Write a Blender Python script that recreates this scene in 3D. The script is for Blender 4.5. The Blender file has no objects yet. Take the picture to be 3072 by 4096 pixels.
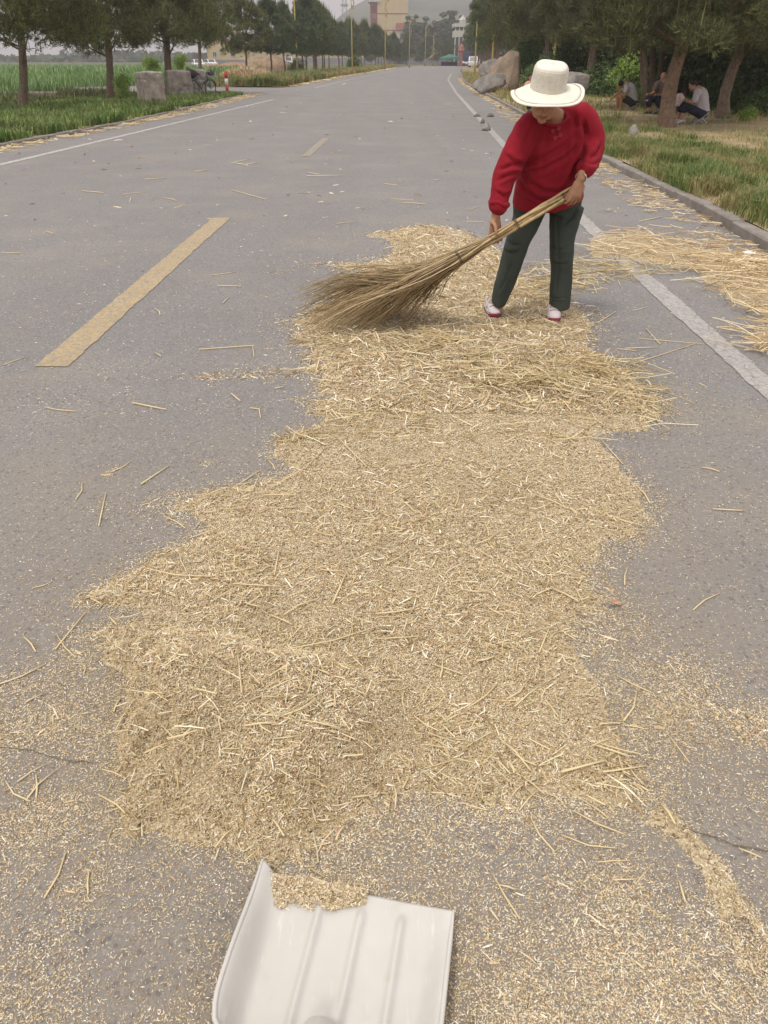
import bpy, math, random
import numpy as np
from mathutils import Vector, Matrix
S = bpy.context.scene
C = S.collection
RAD = math.radians
# ------------------------------------------------------------ camera, world, sun, exposure
FPX, HZ, CAMH = 3077.0, 235.0, 1.5
PITCH = math.atan((2048 - HZ) / FPX)
cam_d = bpy.data.cameras.new('camera'); cam = bpy.data.objects.new('camera', cam_d); C.objects.link(cam)
cam.location = (0, 0, CAMH); cam.rotation_euler = (math.pi / 2 - PITCH, 0, 0)
cam_d.sensor_fit = 'VERTICAL'; cam_d.sensor_height = 24; cam_d.lens = FPX / 4096 * 24
cam_d.clip_start = 0.05; cam_d.clip_end = 6000
cam_d.dof.use_dof = True; cam_d.dof.focus_distance = 4.6; cam_d.dof.aperture_fstop = 11
S.camera = cam
SUN_EL, SUN_AZ = 62, 215          # degrees; azimuth measured clockwise from +Y
w = bpy.data.worlds.new('World'); S.world = w; w.use_nodes = True
nt = w.node_tree; nt.nodes.clear()
sky = nt.nodes.new('ShaderNodeTexSky'); sky.sky_type = 'NISHITA'; sky.sun_disc = False
sky.sun_elevation = RAD(SUN_EL); sky.sun_rotation = RAD(SUN_AZ); sky.dust_density = 6; sky.air_density = 1.4
mx = nt.nodes.new('ShaderNodeMix'); mx.data_type = 'RGBA'; mx.inputs[0].default_value = 0.86
mx.inputs[7].default_value = (8.75, 8.25, 8.15, 1)
bg = nt.nodes.new('ShaderNodeBackground'); bg.inputs[1].default_value = 0.102
wo = nt.nodes.new('ShaderNodeOutputWorld')
nt.links.new(sky.outputs[0], mx.inputs[6]); nt.links.new(mx.outputs[2], bg.inputs[0]); nt.links.new(bg.outputs[0], wo.inputs[0])
sd = bpy.data.lights.new('sun', 'SUN'); sd.energy = 1.5; sd.angle = RAD(11); sd.color = (1, .96, .88)
so = bpy.data.objects.new('sun', sd); C.objects.link(so)
az, el = RAD(SUN_AZ), RAD(SUN_EL)
sdir = Vector((math.sin(az) * math.cos(el), math.cos(az) * math.cos(el), math.sin(el)))
so.rotation_euler = sdir.to_track_quat('Z', 'Y').to_euler()
S.view_settings.view_transform = 'Standard'; S.view_settings.look = 'None'
S.view_settings.exposure = 0.50; S.view_settings.gamma = 1; S.view_settings.use_curve_mapping = False
S.render.engine = 'CYCLES'
S.cycles.max_bounces = 5; S.cycles.diffuse_bounces = 3; S.cycles.glossy_bounces = 2
S.cycles.transparent_max_bounces = 4; S.cycles.volume_bounces = 0
S.cycles.use_adaptive_sampling = True
# ------------------------------------------------------------ picture measurements -> places
K = 3072 / 1659
def ray(vx, vy):
    x = (vx * K - 1536) / FPX; y = (vy * K - 2048) / FPX
    return Vector((x, math.cos(PITCH) - y * math.sin(PITCH), -math.sin(PITCH) - y * math.cos(PITCH)))
def G(vx, vy, z=0.0):
    d = ray(vx, vy); t = (z - CAMH) / d.z
    return Vector((d.x * t, d.y * t, z))
def P(vx, vy, Y):
    d = ray(vx, vy); t = Y / d.y
    return Vector((d.x * t, Y, CAMH + d.z * t))
def Gn(vx, vy):                     # numpy version, ground level
    x = (vx * K - 1536) / FPX; y = (vy * K - 2048) / FPX
    dy = math.cos(PITCH) - y * math.sin(PITCH); dz = -math.sin(PITCH) - y * math.cos(PITCH)
    t = -CAMH / dz
    return x * t, dy * t
# ------------------------------------------------------------ tagging
def tag(o, label=None, cat=None, group=None, kind=None):
    if label: o['label'] = label
    if cat: o['category'] = cat
    if group: o['group'] = group
    if kind: o['kind'] = kind
    return o
def thing(name, loc, label, cat, group=None, rz=0):
    o = bpy.data.objects.new(name, None); C.objects.link(o); o.location = loc; o.rotation_euler[2] = rz
    o.empty_display_size = .1
    return tag(o, label, cat, group)
def link(name, me, parent=None, loc=None):
    o = bpy.data.objects.new(name, me); C.objects.link(o)
    if parent is not None: o.parent = parent
    if loc is not None: o.location = loc
    return o
def copy_tree(o, parent=None):
    c = o.copy(); C.objects.link(c); c.parent = parent
    for ch in list(o.children): copy_tree(ch, c)
    return c
# ------------------------------------------------------------ numpy meshes
def np_mesh(name, V, F, mat, smooth=False):
    V = np.asarray(V, dtype=np.float32); F = np.asarray(F, dtype=np.int32)
    me = bpy.data.meshes.new(name); k = F.shape[1]; n = F.shape[0]
    me.vertices.add(len(V)); me.vertices.foreach_set('co', V.ravel())
    me.loops.add(n * k); me.loops.foreach_set('vertex_index', F.ravel())
    me.polygons.add(n); me.polygons.foreach_set('loop_start', np.arange(0, n * k, k, dtype=np.int32))
    me.polygons.foreach_set('loop_total', np.full(n, k, dtype=np.int32))
    me.polygons.foreach_set('use_smooth', np.full(n, smooth, dtype=bool))
    me.update(calc_edges=True)
    if mat: me.materials.append(mat)
    return me
_lat = {}
def vnoise(x, y, s, seed=0):
    if seed not in _lat: _lat[seed] = np.random.RandomState(seed + 77).rand(256, 256)
    L = _lat[seed]; x = np.asarray(x) / s; y = np.asarray(y) / s
    xi = np.floor(x).astype(int); yi = np.floor(y).astype(int); fx = x - xi; fy = y - yi
    fx = fx * fx * (3 - 2 * fx); fy = fy * fy * (3 - 2 * fy)
    a = L[xi % 256, yi % 256]; b = L[(xi + 1) % 256, yi % 256]; c = L[xi % 256, (yi + 1) % 256]; d = L[(xi + 1) % 256, (yi + 1) % 256]
    return (a * (1 - fx) + b * fx) * (1 - fy) + (c * (1 - fx) + d * fx) * fy
def fbm(x, y, s, seed=0, o=3):
    r = 0; a = 1; t = 0
    for i in range(o):
        r = r + a * vnoise(x, y, s / 2 ** i, seed + i); t += a; a *= .5
    return r / t
def sdf(poly, X, Y):                # signed distance, positive inside
    X = np.asarray(X, float); Y = np.asarray(Y, float); d = np.full(X.shape, 1e9); ins = np.zeros(X.shape, bool)
    n = len(poly)
    for i in range(n):
        ax, ay = poly[i]; bx, by = poly[(i + 1) % n]
        ex, ey = bx - ax, by - ay; wx = X - ax; wy = Y - ay
        t = np.clip((wx * ex + wy * ey) / (ex * ex + ey * ey + 1e-12), 0, 1)
        d = np.minimum(d, (wx - ex * t) ** 2 + (wy - ey * t) ** 2)
        c = ((ay > Y) != (by > Y)) & (X < (bx - ax) * (Y - ay) / ((by - ay) if by != ay else 1e-12) + ax)
        ins ^= c
    d = np.sqrt(d)
    return np.where(ins, d, -d)
def sstep(a, b, x):
    t = np.clip((x - a) / (b - a), 0, 1); return t * t * (3 - 2 * t)
# ------------------------------------------------------------ mesh builder
class MB:
    def __init__(s): s.v = []; s.f = []
    def add(s, vs, fs):
        b = len(s.v); s.v += [tuple(v) for v in vs]; s.f += [tuple(i + b for i in f) for f in fs]; return s
    def box(s, c, d, rz=0, bev=0, taper=0, M=None):
        hx, hy, hz = d[0] / 2, d[1] / 2, d[2] / 2
        pts = []
        R = Matrix.Rotation(rz, 3, 'Z')
        if bev <= 0:
            for z in (-hz, hz):
                k = 1 - (taper if z > 0 else 0)
                for x, y in ((-hx, -hy), (hx, -hy), (hx, hy), (-hx, hy)): pts.append(Vector((x * k, y * k, z)))
            fs = [(0, 3, 2, 1), (4, 5, 6, 7), (0, 1, 5, 4), (1, 2, 6, 5), (2, 3, 7, 6), (3, 0, 4, 7)]
        else:
            rings = [(-hz, bev), (-hz + bev, 0), (hz - bev, 0), (hz, bev)]
            for z, i in rings:
                k = 1 - taper * (z + hz) / (2 * hz)
                x1, y1 = hx - i, hy - i; x0, y0 = hx - i - bev, hy - i - bev
                for x, y in ((-x0, -y1), (x0, -y1), (x1, -y0), (x1, y0), (x0, y1), (-x0, y1), (-x1, y0), (-x1, -y0)):
                    pts.append(Vector((x * k, y * k, z)))
            fs = [tuple(range(7, -1, -1)), tuple(range(24, 32))]
            for r in range(3):
                for i in range(8): a = r * 8 + i; b = r * 8 + (i + 1) % 8; fs.append((a, b, b + 8, a + 8))
        out = []
        for p in pts:
            p = R @ p
            if M is not None: p = M @ p
            out.append(p + Vector(c))
        return s.add(out, fs)
    def tube(s, pts, rad, n=10, ref=None, sub=1, cap='flat', closed=False):
        pts = [Vector(p) for p in pts]
        rad = list(rad) if isinstance(rad, (list, tuple)) else [rad] * len(pts)
        rad = [(r, r) if not isinstance(r, (tuple, list)) else tuple(r) for r in rad]
        if sub > 1 and len(pts) > 2:
            q = []; rr = []; m = len(pts)
            for i in range(m - 1):
                p0 = pts[max(i - 1, 0)]; p1 = pts[i]; p2 = pts[i + 1]; p3 = pts[min(i + 2, m - 1)]
                for j in range(sub):
                    t = j / sub
                    q.append(.5 * ((2 * p1) + (p2 - p0) * t + (2 * p0 - 5 * p1 + 4 * p2 - p3) * t * t + (3 * p1 - p0 - 3 * p2 + p3) * t ** 3))
                    u = t * t * (3 - 2 * t) * .5 + t * .5
                    rr.append((rad[i][0] * (1 - u) + rad[i + 1][0] * u, rad[i][1] * (1 - u) + rad[i + 1][1] * u))
            q.append(pts[-1]); rr.append(rad[-1]); pts, rad = q, rr
        if cap == 'round':
            t0 = (pts[0] - pts[1]).normalized(); t1 = (pts[-1] - pts[-2]).normalized()
            p0, r0 = pts[0], rad[0]; p1, r1 = pts[-1], rad[-1]
            h0 = min(r0); h1 = min(r1)
            pre = [(p0 + t0 * h0 * math.sin(a), (r0[0] * math.cos(a), r0[1] * math.cos(a))) for a in (1.45, 1.05, .55)]
            post = [(p1 + t1 * h1 * math.sin(a), (r1[0] * math.cos(a), r1[1] * math.cos(a))) for a in (.55, 1.05, 1.45)]
            pts = [p for p, _ in pre] + pts + [p for p, _ in post]; rad = [r for _, r in pre] + rad + [r for _, r in post]
        vs = []; m = len(pts); prev = None
        for i, p in enumerate(pts):
            if closed: t = pts[(i + 1) % m] - pts[i - 1]
            else: t = pts[min(i + 1, m - 1)] - pts[max(i - 1, 0)]
            if t.length < 1e-9: t = Vector((0, 0, 1))
            t.normalize()
            if ref is not None: sd_ = t.cross(Vector(ref))
            elif prev is not None: sd_ = prev - t * prev.dot(t)
            else: sd_ = t.cross(Vector((0, 0, 1))) if abs(t.z) < .9 else t.cross(Vector((0, 1, 0)))
            if sd_.length < 1e-6: sd_ = t.orthogonal()
            sd_.normalize(); prev = sd_; o = sd_.cross(t)
            for k in range(n):
                a = 2 * math.pi * k / n
                vs.append(p + sd_ * math.cos(a) * rad[i][0] + o * math.sin(a) * rad[i][1])
        fs = []
        for i in range(m if closed else m - 1):
            j = (i + 1) % m
            for k in range(n): fs.append((i * n + k, i * n + (k + 1) % n, j * n + (k + 1) % n, j * n + k))
        if not closed: fs += [tuple(range(n - 1, -1, -1)), tuple(range((m - 1) * n, m * n))]
        return s.add(vs, fs)
    def lathe(s, prof, c, n=24, M=None):
        vs = []
        for r, z in prof:
            for k in range(n):
                a = 2 * math.pi * k / n; p = Vector((r * math.cos(a), r * math.sin(a), z))
                if M is not None: p = M @ p
                vs.append(p + Vector(c))
        fs = []
        for i in range(len(prof) - 1):
            for k in range(n): fs.append((i * n + k, i * n + (k + 1) % n, (i + 1) * n + (k + 1) % n, (i + 1) * n + k))
        fs += [tuple(range(n - 1, -1, -1)), tuple(range((len(prof) - 1) * n, len(prof) * n))]
        return s.add(vs, fs)
    def ball(s, c, r, n=14, M=None):
        r = (r, r, r) if not isinstance(r, (tuple, list)) else r
        m = n // 2; vs = []; c = Vector(c)
        for i in range(1, m):
            a = math.pi * i / m
            for k in range(n):
                b = 2 * math.pi * k / n
                p = Vector((r[0] * math.sin(a) * math.cos(b), r[1] * math.sin(a) * math.sin(b), -r[2] * math.cos(a)))
                if M is not None: p = M @ p
                vs.append(p + c)
        z = Vector((0, 0, r[2])); z = M @ z if M is not None else z
        vs += [c - z, c + z]; B, T = len(vs) - 2, len(vs) - 1; fs = []
        for i in range(m - 2):
            for k in range(n): fs.append((i * n + k, i * n + (k + 1) % n, (i + 1) * n + (k + 1) % n, (i + 1) * n + k))
        for k in range(n):
            fs.append((B, (k + 1) % n, k)); fs.append((T, (m - 2) * n + k, (m - 2) * n + (k + 1) % n))
        return s.add(vs, fs)
    def prism(s, poly, z0, z1):     # poly list of (x,y)
        n = len(poly)
        vs = [(x, y, z0) for x, y in poly] + [(x, y, z1) for x, y in poly]
        fs = [tuple(range(n - 1, -1, -1)), tuple(range(n, 2 * n))] + [(i, (i + 1) % n, n + (i + 1) % n, n + i) for i in range(n)]
        return s.add(vs, fs)
    def extr(s, poly, M, d):        # poly in a plane (a,b), extruded by d along c; M maps (a,b,c)->space
        n = len(poly)
        vs = [M @ Vector((x, y, 0)) for x, y in poly] + [M @ Vector((x, y, d)) for x, y in poly]
        fs = [tuple(range(n - 1, -1, -1)), tuple(range(n, 2 * n))] + [(i, (i + 1) % n, n + (i + 1) % n, n + i) for i in range(n)]
        return s.add(vs, fs)
    def mesh(s, name, mat, smooth=False, off=None):
        me = bpy.data.meshes.new(name)
        vs = s.v if off is None else [(a - off[0], b - off[1], c - off[2]) for a, b, c in s.v]
        me.from_pydata(vs, [], s.f); me.update()
        if smooth: me.polygons.foreach_set('use_smooth', [True] * len(me.polygons))
        if mat: me.materials.append(mat)
        return me
    def build(s, name, mat, parent=None, smooth=False, off=None, loc=None):
        return link(name, s.mesh(name, mat, smooth, off), parent, loc)
def remesh(mb, name, mat, voxel, smooth=4, off=None, disp=None):
    t = bpy.data.objects.new('tmp', mb.mesh('tmp', None)); C.objects.link(t)
    r = t.modifiers.new('r', 'REMESH'); r.mode = 'VOXEL'; r.voxel_size = voxel
    if smooth:
        q = t.modifiers.new('s', 'SMOOTH'); q.iterations = smooth; q.factor = .5
    dg = bpy.context.evaluated_depsgraph_get(); dg.update()
    me = bpy.data.meshes.new_from_object(t.evaluated_get(dg))
    bpy.data.objects.remove(t)
    n = len(me.vertices); co = np.empty(n * 3, np.float32); me.vertices.foreach_get('co', co); co = co.reshape(-1, 3)
    if disp is not None:
        no = np.empty(n * 3, np.float32); me.vertices.foreach_get('normal', no); no = no.reshape(-1, 3)
        co = co + disp(co, no)
    if off is not None: co = co - np.array(off, np.float32)
    me.vertices.foreach_set('co', co.astype(np.float32).ravel())
    me.polygons.foreach_set('use_smooth', [True] * len(me.polygons)); me.materials.clear(); me.materials.append(mat); me.name = name
    me.update()
    return me
# ------------------------------------------------------------ materials
def rgb(c): return (c[0], c[1], c[2], 1)
class NT:
    def __init__(s, name):
        s.m = bpy.data.materials.new(name); s.m.use_nodes = True; s.t = s.m.node_tree; s.N = s.t.nodes
        s.b = s.N['Principled BSDF']; s.o = s.N['Material Output']; s.tc = None
    def n(s, t, **k):
        x = s.N.new('ShaderNode' + t)
        for a, v in k.items(): setattr(x, a, v)
        return x
    def l(s, a, b): s.t.links.new(a, b)
    def coord(s, kind='Object'):
        if s.tc is None: s.tc = s.n('TexCoord')
        return s.tc.outputs[kind]
    def noise(s, scale, detail=3, rough=.55, vec=None, dist=0):
        x = s.n('TexNoise'); x.inputs['Scale'].default_value = scale; x.inputs['Detail'].default_value = detail
        x.inputs['Roughness'].default_value = rough; x.inputs['Distortion'].default_value = dist
        s.l(vec if vec is not None else s.coord(), x.inputs['Vector']); return x.outputs[0]
    def vor(s, scale, feature='F1', vec=None, out=0):
        x = s.n('TexVoronoi', feature=feature); x.inputs['Scale'].default_value = scale
        s.l(vec if vec is not None else s.coord(), x.inputs['Vector']); return x.outputs[out]
    def ramp(s, fac, stops, interp='LINEAR'):
        r = s.n('ValToRGB'); r.color_ramp.interpolation = interp; e = r.color_ramp.elements
        while len(e) < len(stops): e.new(.5)
        for i, (p, c) in enumerate(stops): e[i].position = p; e[i].color = rgb(c) if not isinstance(c, (int, float)) else (c, c, c, 1)
        s.l(fac, r.inputs[0]); return r.outputs[0]
    def mix(s, fac, a, b, mode='MIX'):
        m = s.n('Mix', data_type='RGBA', blend_type=mode)
        for i, x in ((0, fac), (6, a), (7, b)):
            if hasattr(x, 'is_linked') or hasattr(x, 'links'): s.l(x, m.inputs[i])
            elif i == 0: m.inputs[0].default_value = x
            else: m.inputs[i].default_value = rgb(x)
        return m.outputs[2]
    def mapr(s, v, a, b, c, d):
        m = s.n('MapRange'); s.l(v, m.inputs[0])
        for i, x in enumerate((a, b, c, d)): m.inputs[i + 1].default_value = x
        return m.outputs[0]
    def bump(s, h, strength=.3, dist=.01, normal=None):
        b = s.n('Bump'); b.inputs['Strength'].default_value = strength; b.inputs['Distance'].default_value = dist
        s.l(h, b.inputs['Height'])
        if normal is not None: s.l(normal, b.inputs['Normal'])
        s.l(b.outputs[0], s.b.inputs['Normal']); return b.outputs[0]
    def base(s, c):
        if isinstance(c, (tuple, list)): s.b.inputs['Base Color'].default_value = rgb(c)
        else: s.l(c, s.b.inputs['Base Color'])
        return s
    def set(s, rough=.8, metal=0, spec=.3, **k):
        s.b.inputs['Roughness'].default_value = rough; s.b.inputs['Metallic'].default_value = metal
        s.b.inputs['Specular IOR Level'].default_value = spec
        return s.m
def simple(name, c, rough=.75, metal=0, scale=8, amt=.25, bump=.1, bscale=None, spec=.3, bdist=.01):
    t = NT(name); f = t.noise(scale, 4)
    t.base(t.mix(t.mapr(f, .3, .7, 0, 1), tuple(x * (1 - amt) for x in c), tuple(min(1, x * (1 + amt)) for x in c)))
    if bump: t.bump(t.noise(bscale or scale * 4, 3), bump, bdist)
    return t.set(rough, metal, spec)
def island(name, stops, rough=.7, spec=.3, patch=None, trans=0):
    t = NT(name); g = t.n('NewGeometry'); c = t.ramp(g.outputs['Random Per Island'], stops)
    if patch:
        sc, col, lo, hi = patch
        geo = t.n('NewGeometry')
        f = t.mapr(t.noise(sc, 2, vec=geo.outputs['Position']), lo, hi, 0, 1)
        c = t.mix(f, c, col)
    t.base(c)
    if trans:
        tr = t.n('BsdfTranslucent'); ms = t.n('MixShader'); ms.inputs[0].default_value = trans
        t.l(c, tr.inputs[0]); t.l(t.b.outputs[0], ms.inputs[1]); t.l(tr.outputs[0], ms.inputs[2]); t.l(ms.outputs[0], t.o.inputs[0])
    return t.set(rough, 0, spec)
# ------------------------------------------------------------ shared materials
def m_asphalt():
    t = NT('asphalt')
    big = t.noise(.35, 3); mid = t.noise(2.2, 4); fine = t.noise(130, 3, .7); st = t.vor(150); cell = t.vor(105, out=1)
    c = t.mix(t.mapr(big, .3, .7, 0, 1), (.222, .218, .218), (.264, .258, .253))
    mp = t.n('Mapping'); mp.inputs['Scale'].default_value = (1.1, .04, 1); t.l(t.coord(), mp.inputs[0]); c = t.mix(t.mapr(t.noise(1, 3, vec=mp.outputs[0]), .35, .65, .0, .55), c, (.205, .198, .194))
    c = t.mix(t.mapr(mid, .35, .7, 0, .5), c, (.205, .192, .182))
    sep = t.n('SeparateColor'); t.l(cell, sep.inputs[0])
    c = t.mix(t.mapr(sep.outputs[0], .87, .95, 0, .6), c, (.12, .115, .12))
    c = t.mix(t.mapr(sep.outputs[1], .85, .97, 0, .4), c, (.52, .49, .45))
    c = t.mix(t.mapr(fine, .35, .75, 0, .42), c, (.17, .157, .155))
    tan = t.noise(.9, 3)
    c = t.mix(t.mapr(tan, .5, .75, 0, .45), c, (.32, .285, .225))
    geo = t.n('NewGeometry'); vd = t.n('VectorMath', operation='DISTANCE'); t.l(geo.outputs['Position'], vd.inputs[0]); vd.inputs[1].default_value = (0, .9, 0)
    dust = t.n('Math', operation='MULTIPLY'); t.l(t.mapr(vd.outputs['Value'], .5, 3.4, .95, 0), dust.inputs[0]); t.l(t.mapr(t.noise(1.7, 4), .3, .65, .35, 1), dust.inputs[1])
    c = t.mix(dust.outputs[0], c, (.258, .222, .175), 'MIX')
    c = t.mix(t.mapr(sep.outputs[0], .90, .96, 0, .45), c, (.11, .105, .11)); c = t.mix(t.mapr(fine, .42, .7, 0, .35), c, (.15, .135, .12))
    t.base(c); t.bump(t.mix(.5, st, fine), .6, .006)
    return t.set(.85, 0, .3)
def m_paint(name, c, crack):
    t = NT(name); mp = t.n('Mapping'); mp.inputs['Scale'].default_value = (1, .55, 1); t.l(t.coord(), mp.inputs[0])
    v = t.vor(26, 'DISTANCE_TO_EDGE', vec=mp.outputs[0]); w_ = t.noise(26, 5, .75); big = t.noise(3, 3)
    a = t.mapr(v, .0, .045, crack, 0); b = t.mapr(w_, .42, .64, .12, .88)
    col = t.mix(t.mapr(big, .3, .7, 0, 1), c, tuple(x * .86 for x in c))
    col = t.mix(b, col, (.25, .235, .225)); col = t.mix(a, col, (.17, .155, .15))
    t.base(col); t.bump(v, .2, .003); return t.set(.7)
def m_chaffbed():
    t = NT('chaff_bed'); c = t.ramp(t.vor(130, out=1), [(0, (.23, .15, .06)), (.4, (.42, .31, .13)), (.7, (.55, .43, .21)), (1, (.36, .31, .15))])
    g = t.n('SeparateColor'); t.l(t.vor(150, out=1), g.inputs[0])
    c = t.ramp(g.outputs[0], [(0, (.14, .10, .06)), (.3, (.37, .28, .17)), (.6, (.56, .46, .30)), (.85, (.44, .37, .24)), (1, (.72, .64, .48))])
    t.base(c); t.bump(t.vor(150), .8, .006); return t.set(.9)
def m_bark(name, a, b):
    t = NT(name); mp = t.n('Mapping'); mp.inputs['Scale'].default_value = (1, 1, .22); t.l(t.coord(), mp.inputs[0])
    v = t.vor(22, 'DISTANCE_TO_EDGE', vec=mp.outputs[0]); n = t.noise(9, 4, vec=mp.outputs[0])
    c = t.mix(t.mapr(n, .3, .7, 0, 1), a, b); c = t.mix(t.mapr(v, 0, .09, .75, 0), c, tuple(x * .35 for x in a))
    t.base(c); t.bump(v, .9, .03); return t.set(.95)
def m_soil():
    t = NT('soil'); geo = t.n('NewGeometry'); p = geo.outputs['Position']
    c = t.mix(t.mapr(t.noise(.6, 3, vec=p), .38, .62, 0, 1), (.17, .15, .07), (.38, .29, .18))
    c = t.mix(t.mapr(t.noise(6, 4, vec=p), .45, .7, 0, .6), c, (.46, .37, .22))
    c = t.mix(t.mapr(t.noise(45, 3, vec=p), .45, .7, 0, .5), c, (.16, .12, .07))
    t.base(c); t.bump(t.noise(30, 4, vec=p), .7, .03); return t.set(.95)
def m_ground():
    t = NT('ground'); geo = t.n('NewGeometry'); p = geo.outputs['Position']
    c = t.mix(t.mapr(t.noise(.05, 3, vec=p), .38, .62, 0, 1), (.07, .10, .035), (.13, .13, .06))
    c = t.mix(t.mapr(t.noise(1.5, 4, vec=p), .45, .7, 0, .5), c, (.19, .16, .09))
    t.base(c); t.bump(t.noise(8, 4, vec=p), .5, .05); return t.set(.95)
M = {}
M['asphalt'] = m_asphalt()
M['white_paint'] = m_paint('worn_white_paint', (.46, .445, .415), .85); M['white_paint_left'] = m_paint('white_line_paint', (.58, .56, .53), .6); M['faint_yellow'] = m_paint('faded_yellow_paint', (.34, .29, .20), .8)
M['yellow_paint'] = m_paint('worn_yellow_paint', (.50, .37, .175), .75)
M['bed'] = m_chaffbed()
M['soil'] = m_soil(); M['ground'] = m_ground()
M['bark'] = m_bark('pine_bark', (.17, .13, .10), (.26, .19, .14))
M['bark_warm'] = m_bark('warm_pine_bark', (.17, .11, .075), (.26, .175, .12))
M['concrete'] = simple('weathered_concrete', (.29, .255, .225), .95, scale=3.2, amt=.45, bump=.5, bscale=25, bdist=.02)
M['kerb'] = simple('kerb_stone', (.25, .225, .20), .95, scale=5, amt=.25, bump=.5, bscale=60)
M['chaff'] = island('chaff', [(0, (.19, .12, .07)), (.12, (.43, .30, .155)), (.3, (.61, .475, .275)), (.50, (.73, .60, .38)), (.60, (.47, .44, .25)), (.70, (.46, .28, .18)), (.80, (.78, .69, .50)), (1, (.88, .83, .70))], .75, .25, patch=(2.1, (.44, .345, .20), .5, .95))
M['straw'] = island('straw', [(0, (.24, .16, .08)), (.25, (.52, .39, .20)), (.55, (.73, .59, .35)), (.75, (.45, .39, .20)), (1, (.88, .79, .58))], .5, .4)
M['straw_orange'] = island('straw_orange', [(0, (.32, .20, .10)), (.35, (.58, .42, .22)), (.65, (.74, .60, .37)), (1, (.88, .80, .60))], .55, .4)
M['needle'] = island('pine_needle', [(0, (.055, .07, .028)), (.4, (.13, .155, .06)), (.7, (.21, .24, .085)), (1, (.34, .33, .13))], .5, .4, patch=(.9, (.15, .145, .065), .5, .78), trans=.4)
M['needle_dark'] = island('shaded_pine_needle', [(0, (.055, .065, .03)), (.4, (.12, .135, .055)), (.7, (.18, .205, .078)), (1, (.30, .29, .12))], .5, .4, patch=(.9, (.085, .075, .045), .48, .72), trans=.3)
M['needle_b'] = island('bluish_pine_needle', [(0, (.05, .075, .04)), (.5, (.115, .165, .08)), (1, (.22, .27, .12))], .5, .4, patch=(.5, (.13, .13, .065), .5, .78), trans=.4)
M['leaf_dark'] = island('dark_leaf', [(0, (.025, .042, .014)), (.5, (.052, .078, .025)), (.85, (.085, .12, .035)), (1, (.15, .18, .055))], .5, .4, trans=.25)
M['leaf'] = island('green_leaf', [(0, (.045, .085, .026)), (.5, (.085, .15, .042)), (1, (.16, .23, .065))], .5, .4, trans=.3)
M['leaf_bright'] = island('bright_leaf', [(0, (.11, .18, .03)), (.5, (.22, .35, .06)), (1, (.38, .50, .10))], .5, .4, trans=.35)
M['poplar'] = island('poplar_leaf', [(0, (.045, .075, .045)), (1, (.10, .14, .075))], .6, .3, trans=.2)
M['grass'] = island('grass_blade', [(0, (.09, .14, .035)), (.4, (.16, .22, .05)), (.7, (.26, .28, .08)), (.85, (.42, .35, .15)), (1, (.55, .45, .23))], .55, .35, patch=(.8, (.46, .36, .17), .47, .60), trans=.35)
M['grass_lush'] = island('lush_grass_blade', [(0, (.055, .10, .024)), (.5, (.125, .205, .05)), (.85, (.22, .29, .08)), (1, (.46, .40, .19))], .5, .4, patch=(1.1, (.30, .27, .12), .48, .62), trans=.35)
M['grass_left'] = island('left_verge_grass', [(0, (.06, .11, .025)), (.5, (.14, .235, .055)), (.85, (.26, .36, .09)), (1, (.46, .42, .19))], .5, .4, patch=(1.0, (.16, .19, .07), .5, .7), trans=.3)
M['maize'] = island('maize_leaf', [(0, (.08, .17, .05)), (.5, (.15, .27, .08)), (.85, (.24, .36, .12)), (1, (.45, .52, .26))], .5, .4, trans=.3)
M['weeds'] = island('weed_leaf', [(0, (.05, .08, .025)), (.6, (.10, .13, .04)), (1, (.30, .25, .12))], .6, .3, trans=.25)
M['rock'] = simple('boulder_stone', (.29, .225, .165), .92, scale=1.3, amt=.35, bump=.8, bscale=9, bdist=.06)
M['rock_grey'] = simple('grey_rock', (.27, .25, .23), .92, scale=1.6, amt=.35, bump=.8, bscale=9, bdist=.06)
M['stone'] = simple('dark_stone', (.16, .14, .12), .9, scale=9, amt=.4, bump=.7, bscale=30)
M['yellow_wall'] = simple('yellow_wall', (.50, .40, .245), .9, scale=.5, amt=.08, bump=.05)
M['grey_wall'] = simple('grey_wall_base', (.24, .24, .26), .9, scale=.5, amt=.1, bump=.05)
M['white_wall'] = simple('white_wall', (.50, .48, .44), .9, scale=.5, amt=.08, bump=.05)
M['red_wall'] = simple('dark_red_cladding', (.24, .07, .06), .8, scale=1, amt=.15, bump=.05)
M['roof_red'] = simple('red_roof', (.36, .15, .11), .85, scale=2, amt=.2, bump=.2)
M['roof_grey'] = simple('grey_roof', (.25, .25, .25), .8, scale=2, amt=.15, bump=.1)
M['glass'] = simple('window_glass', (.07, .08, .09), .15, scale=2, amt=.2, bump=0, spec=.6)
M['lamp_gold'] = simple('yellow_lamp_paint', (.33, .245, .07), .5, scale=6, amt=.25, bump=.1)
M['metal_grey'] = simple('grey_metal', (.35, .35, .36), .45, .6, scale=8, amt=.15, bump=0)
M['black'] = simple('black_rubber', (.02, .02, .02), .7, scale=20, amt=.2, bump=.1)
M['dark_cloth'] = simple('dark_cloth', (.035, .032, .036), .9, scale=30, amt=.3, bump=.2)
M['navy_cloth'] = simple('navy_cloth', (.014, .016, .028), .9, scale=30, amt=.3, bump=.2)
M['brown_cloth'] = simple('brown_cloth', (.11, .085, .07), .9, scale=30, amt=.2, bump=.2)
M['lilac_cloth'] = simple('pale_lilac_cloth', (.42, .37, .39), .9, scale=30, amt=.12, bump=.2)
M['grey_cloth'] = simple('light_grey_cloth', (.44, .42, .42), .9, scale=30, amt=.12, bump=.2)
M['pink_cloth'] = simple('pink_cloth', (.62, .30, .25), .9, scale=30, amt=.15, bump=.2)
M['skin'] = simple('tanned_skin', (.36, .19, .115), .55, scale=14, amt=.14, bump=.12, bscale=90, bdist=.003, spec=.35)
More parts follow.
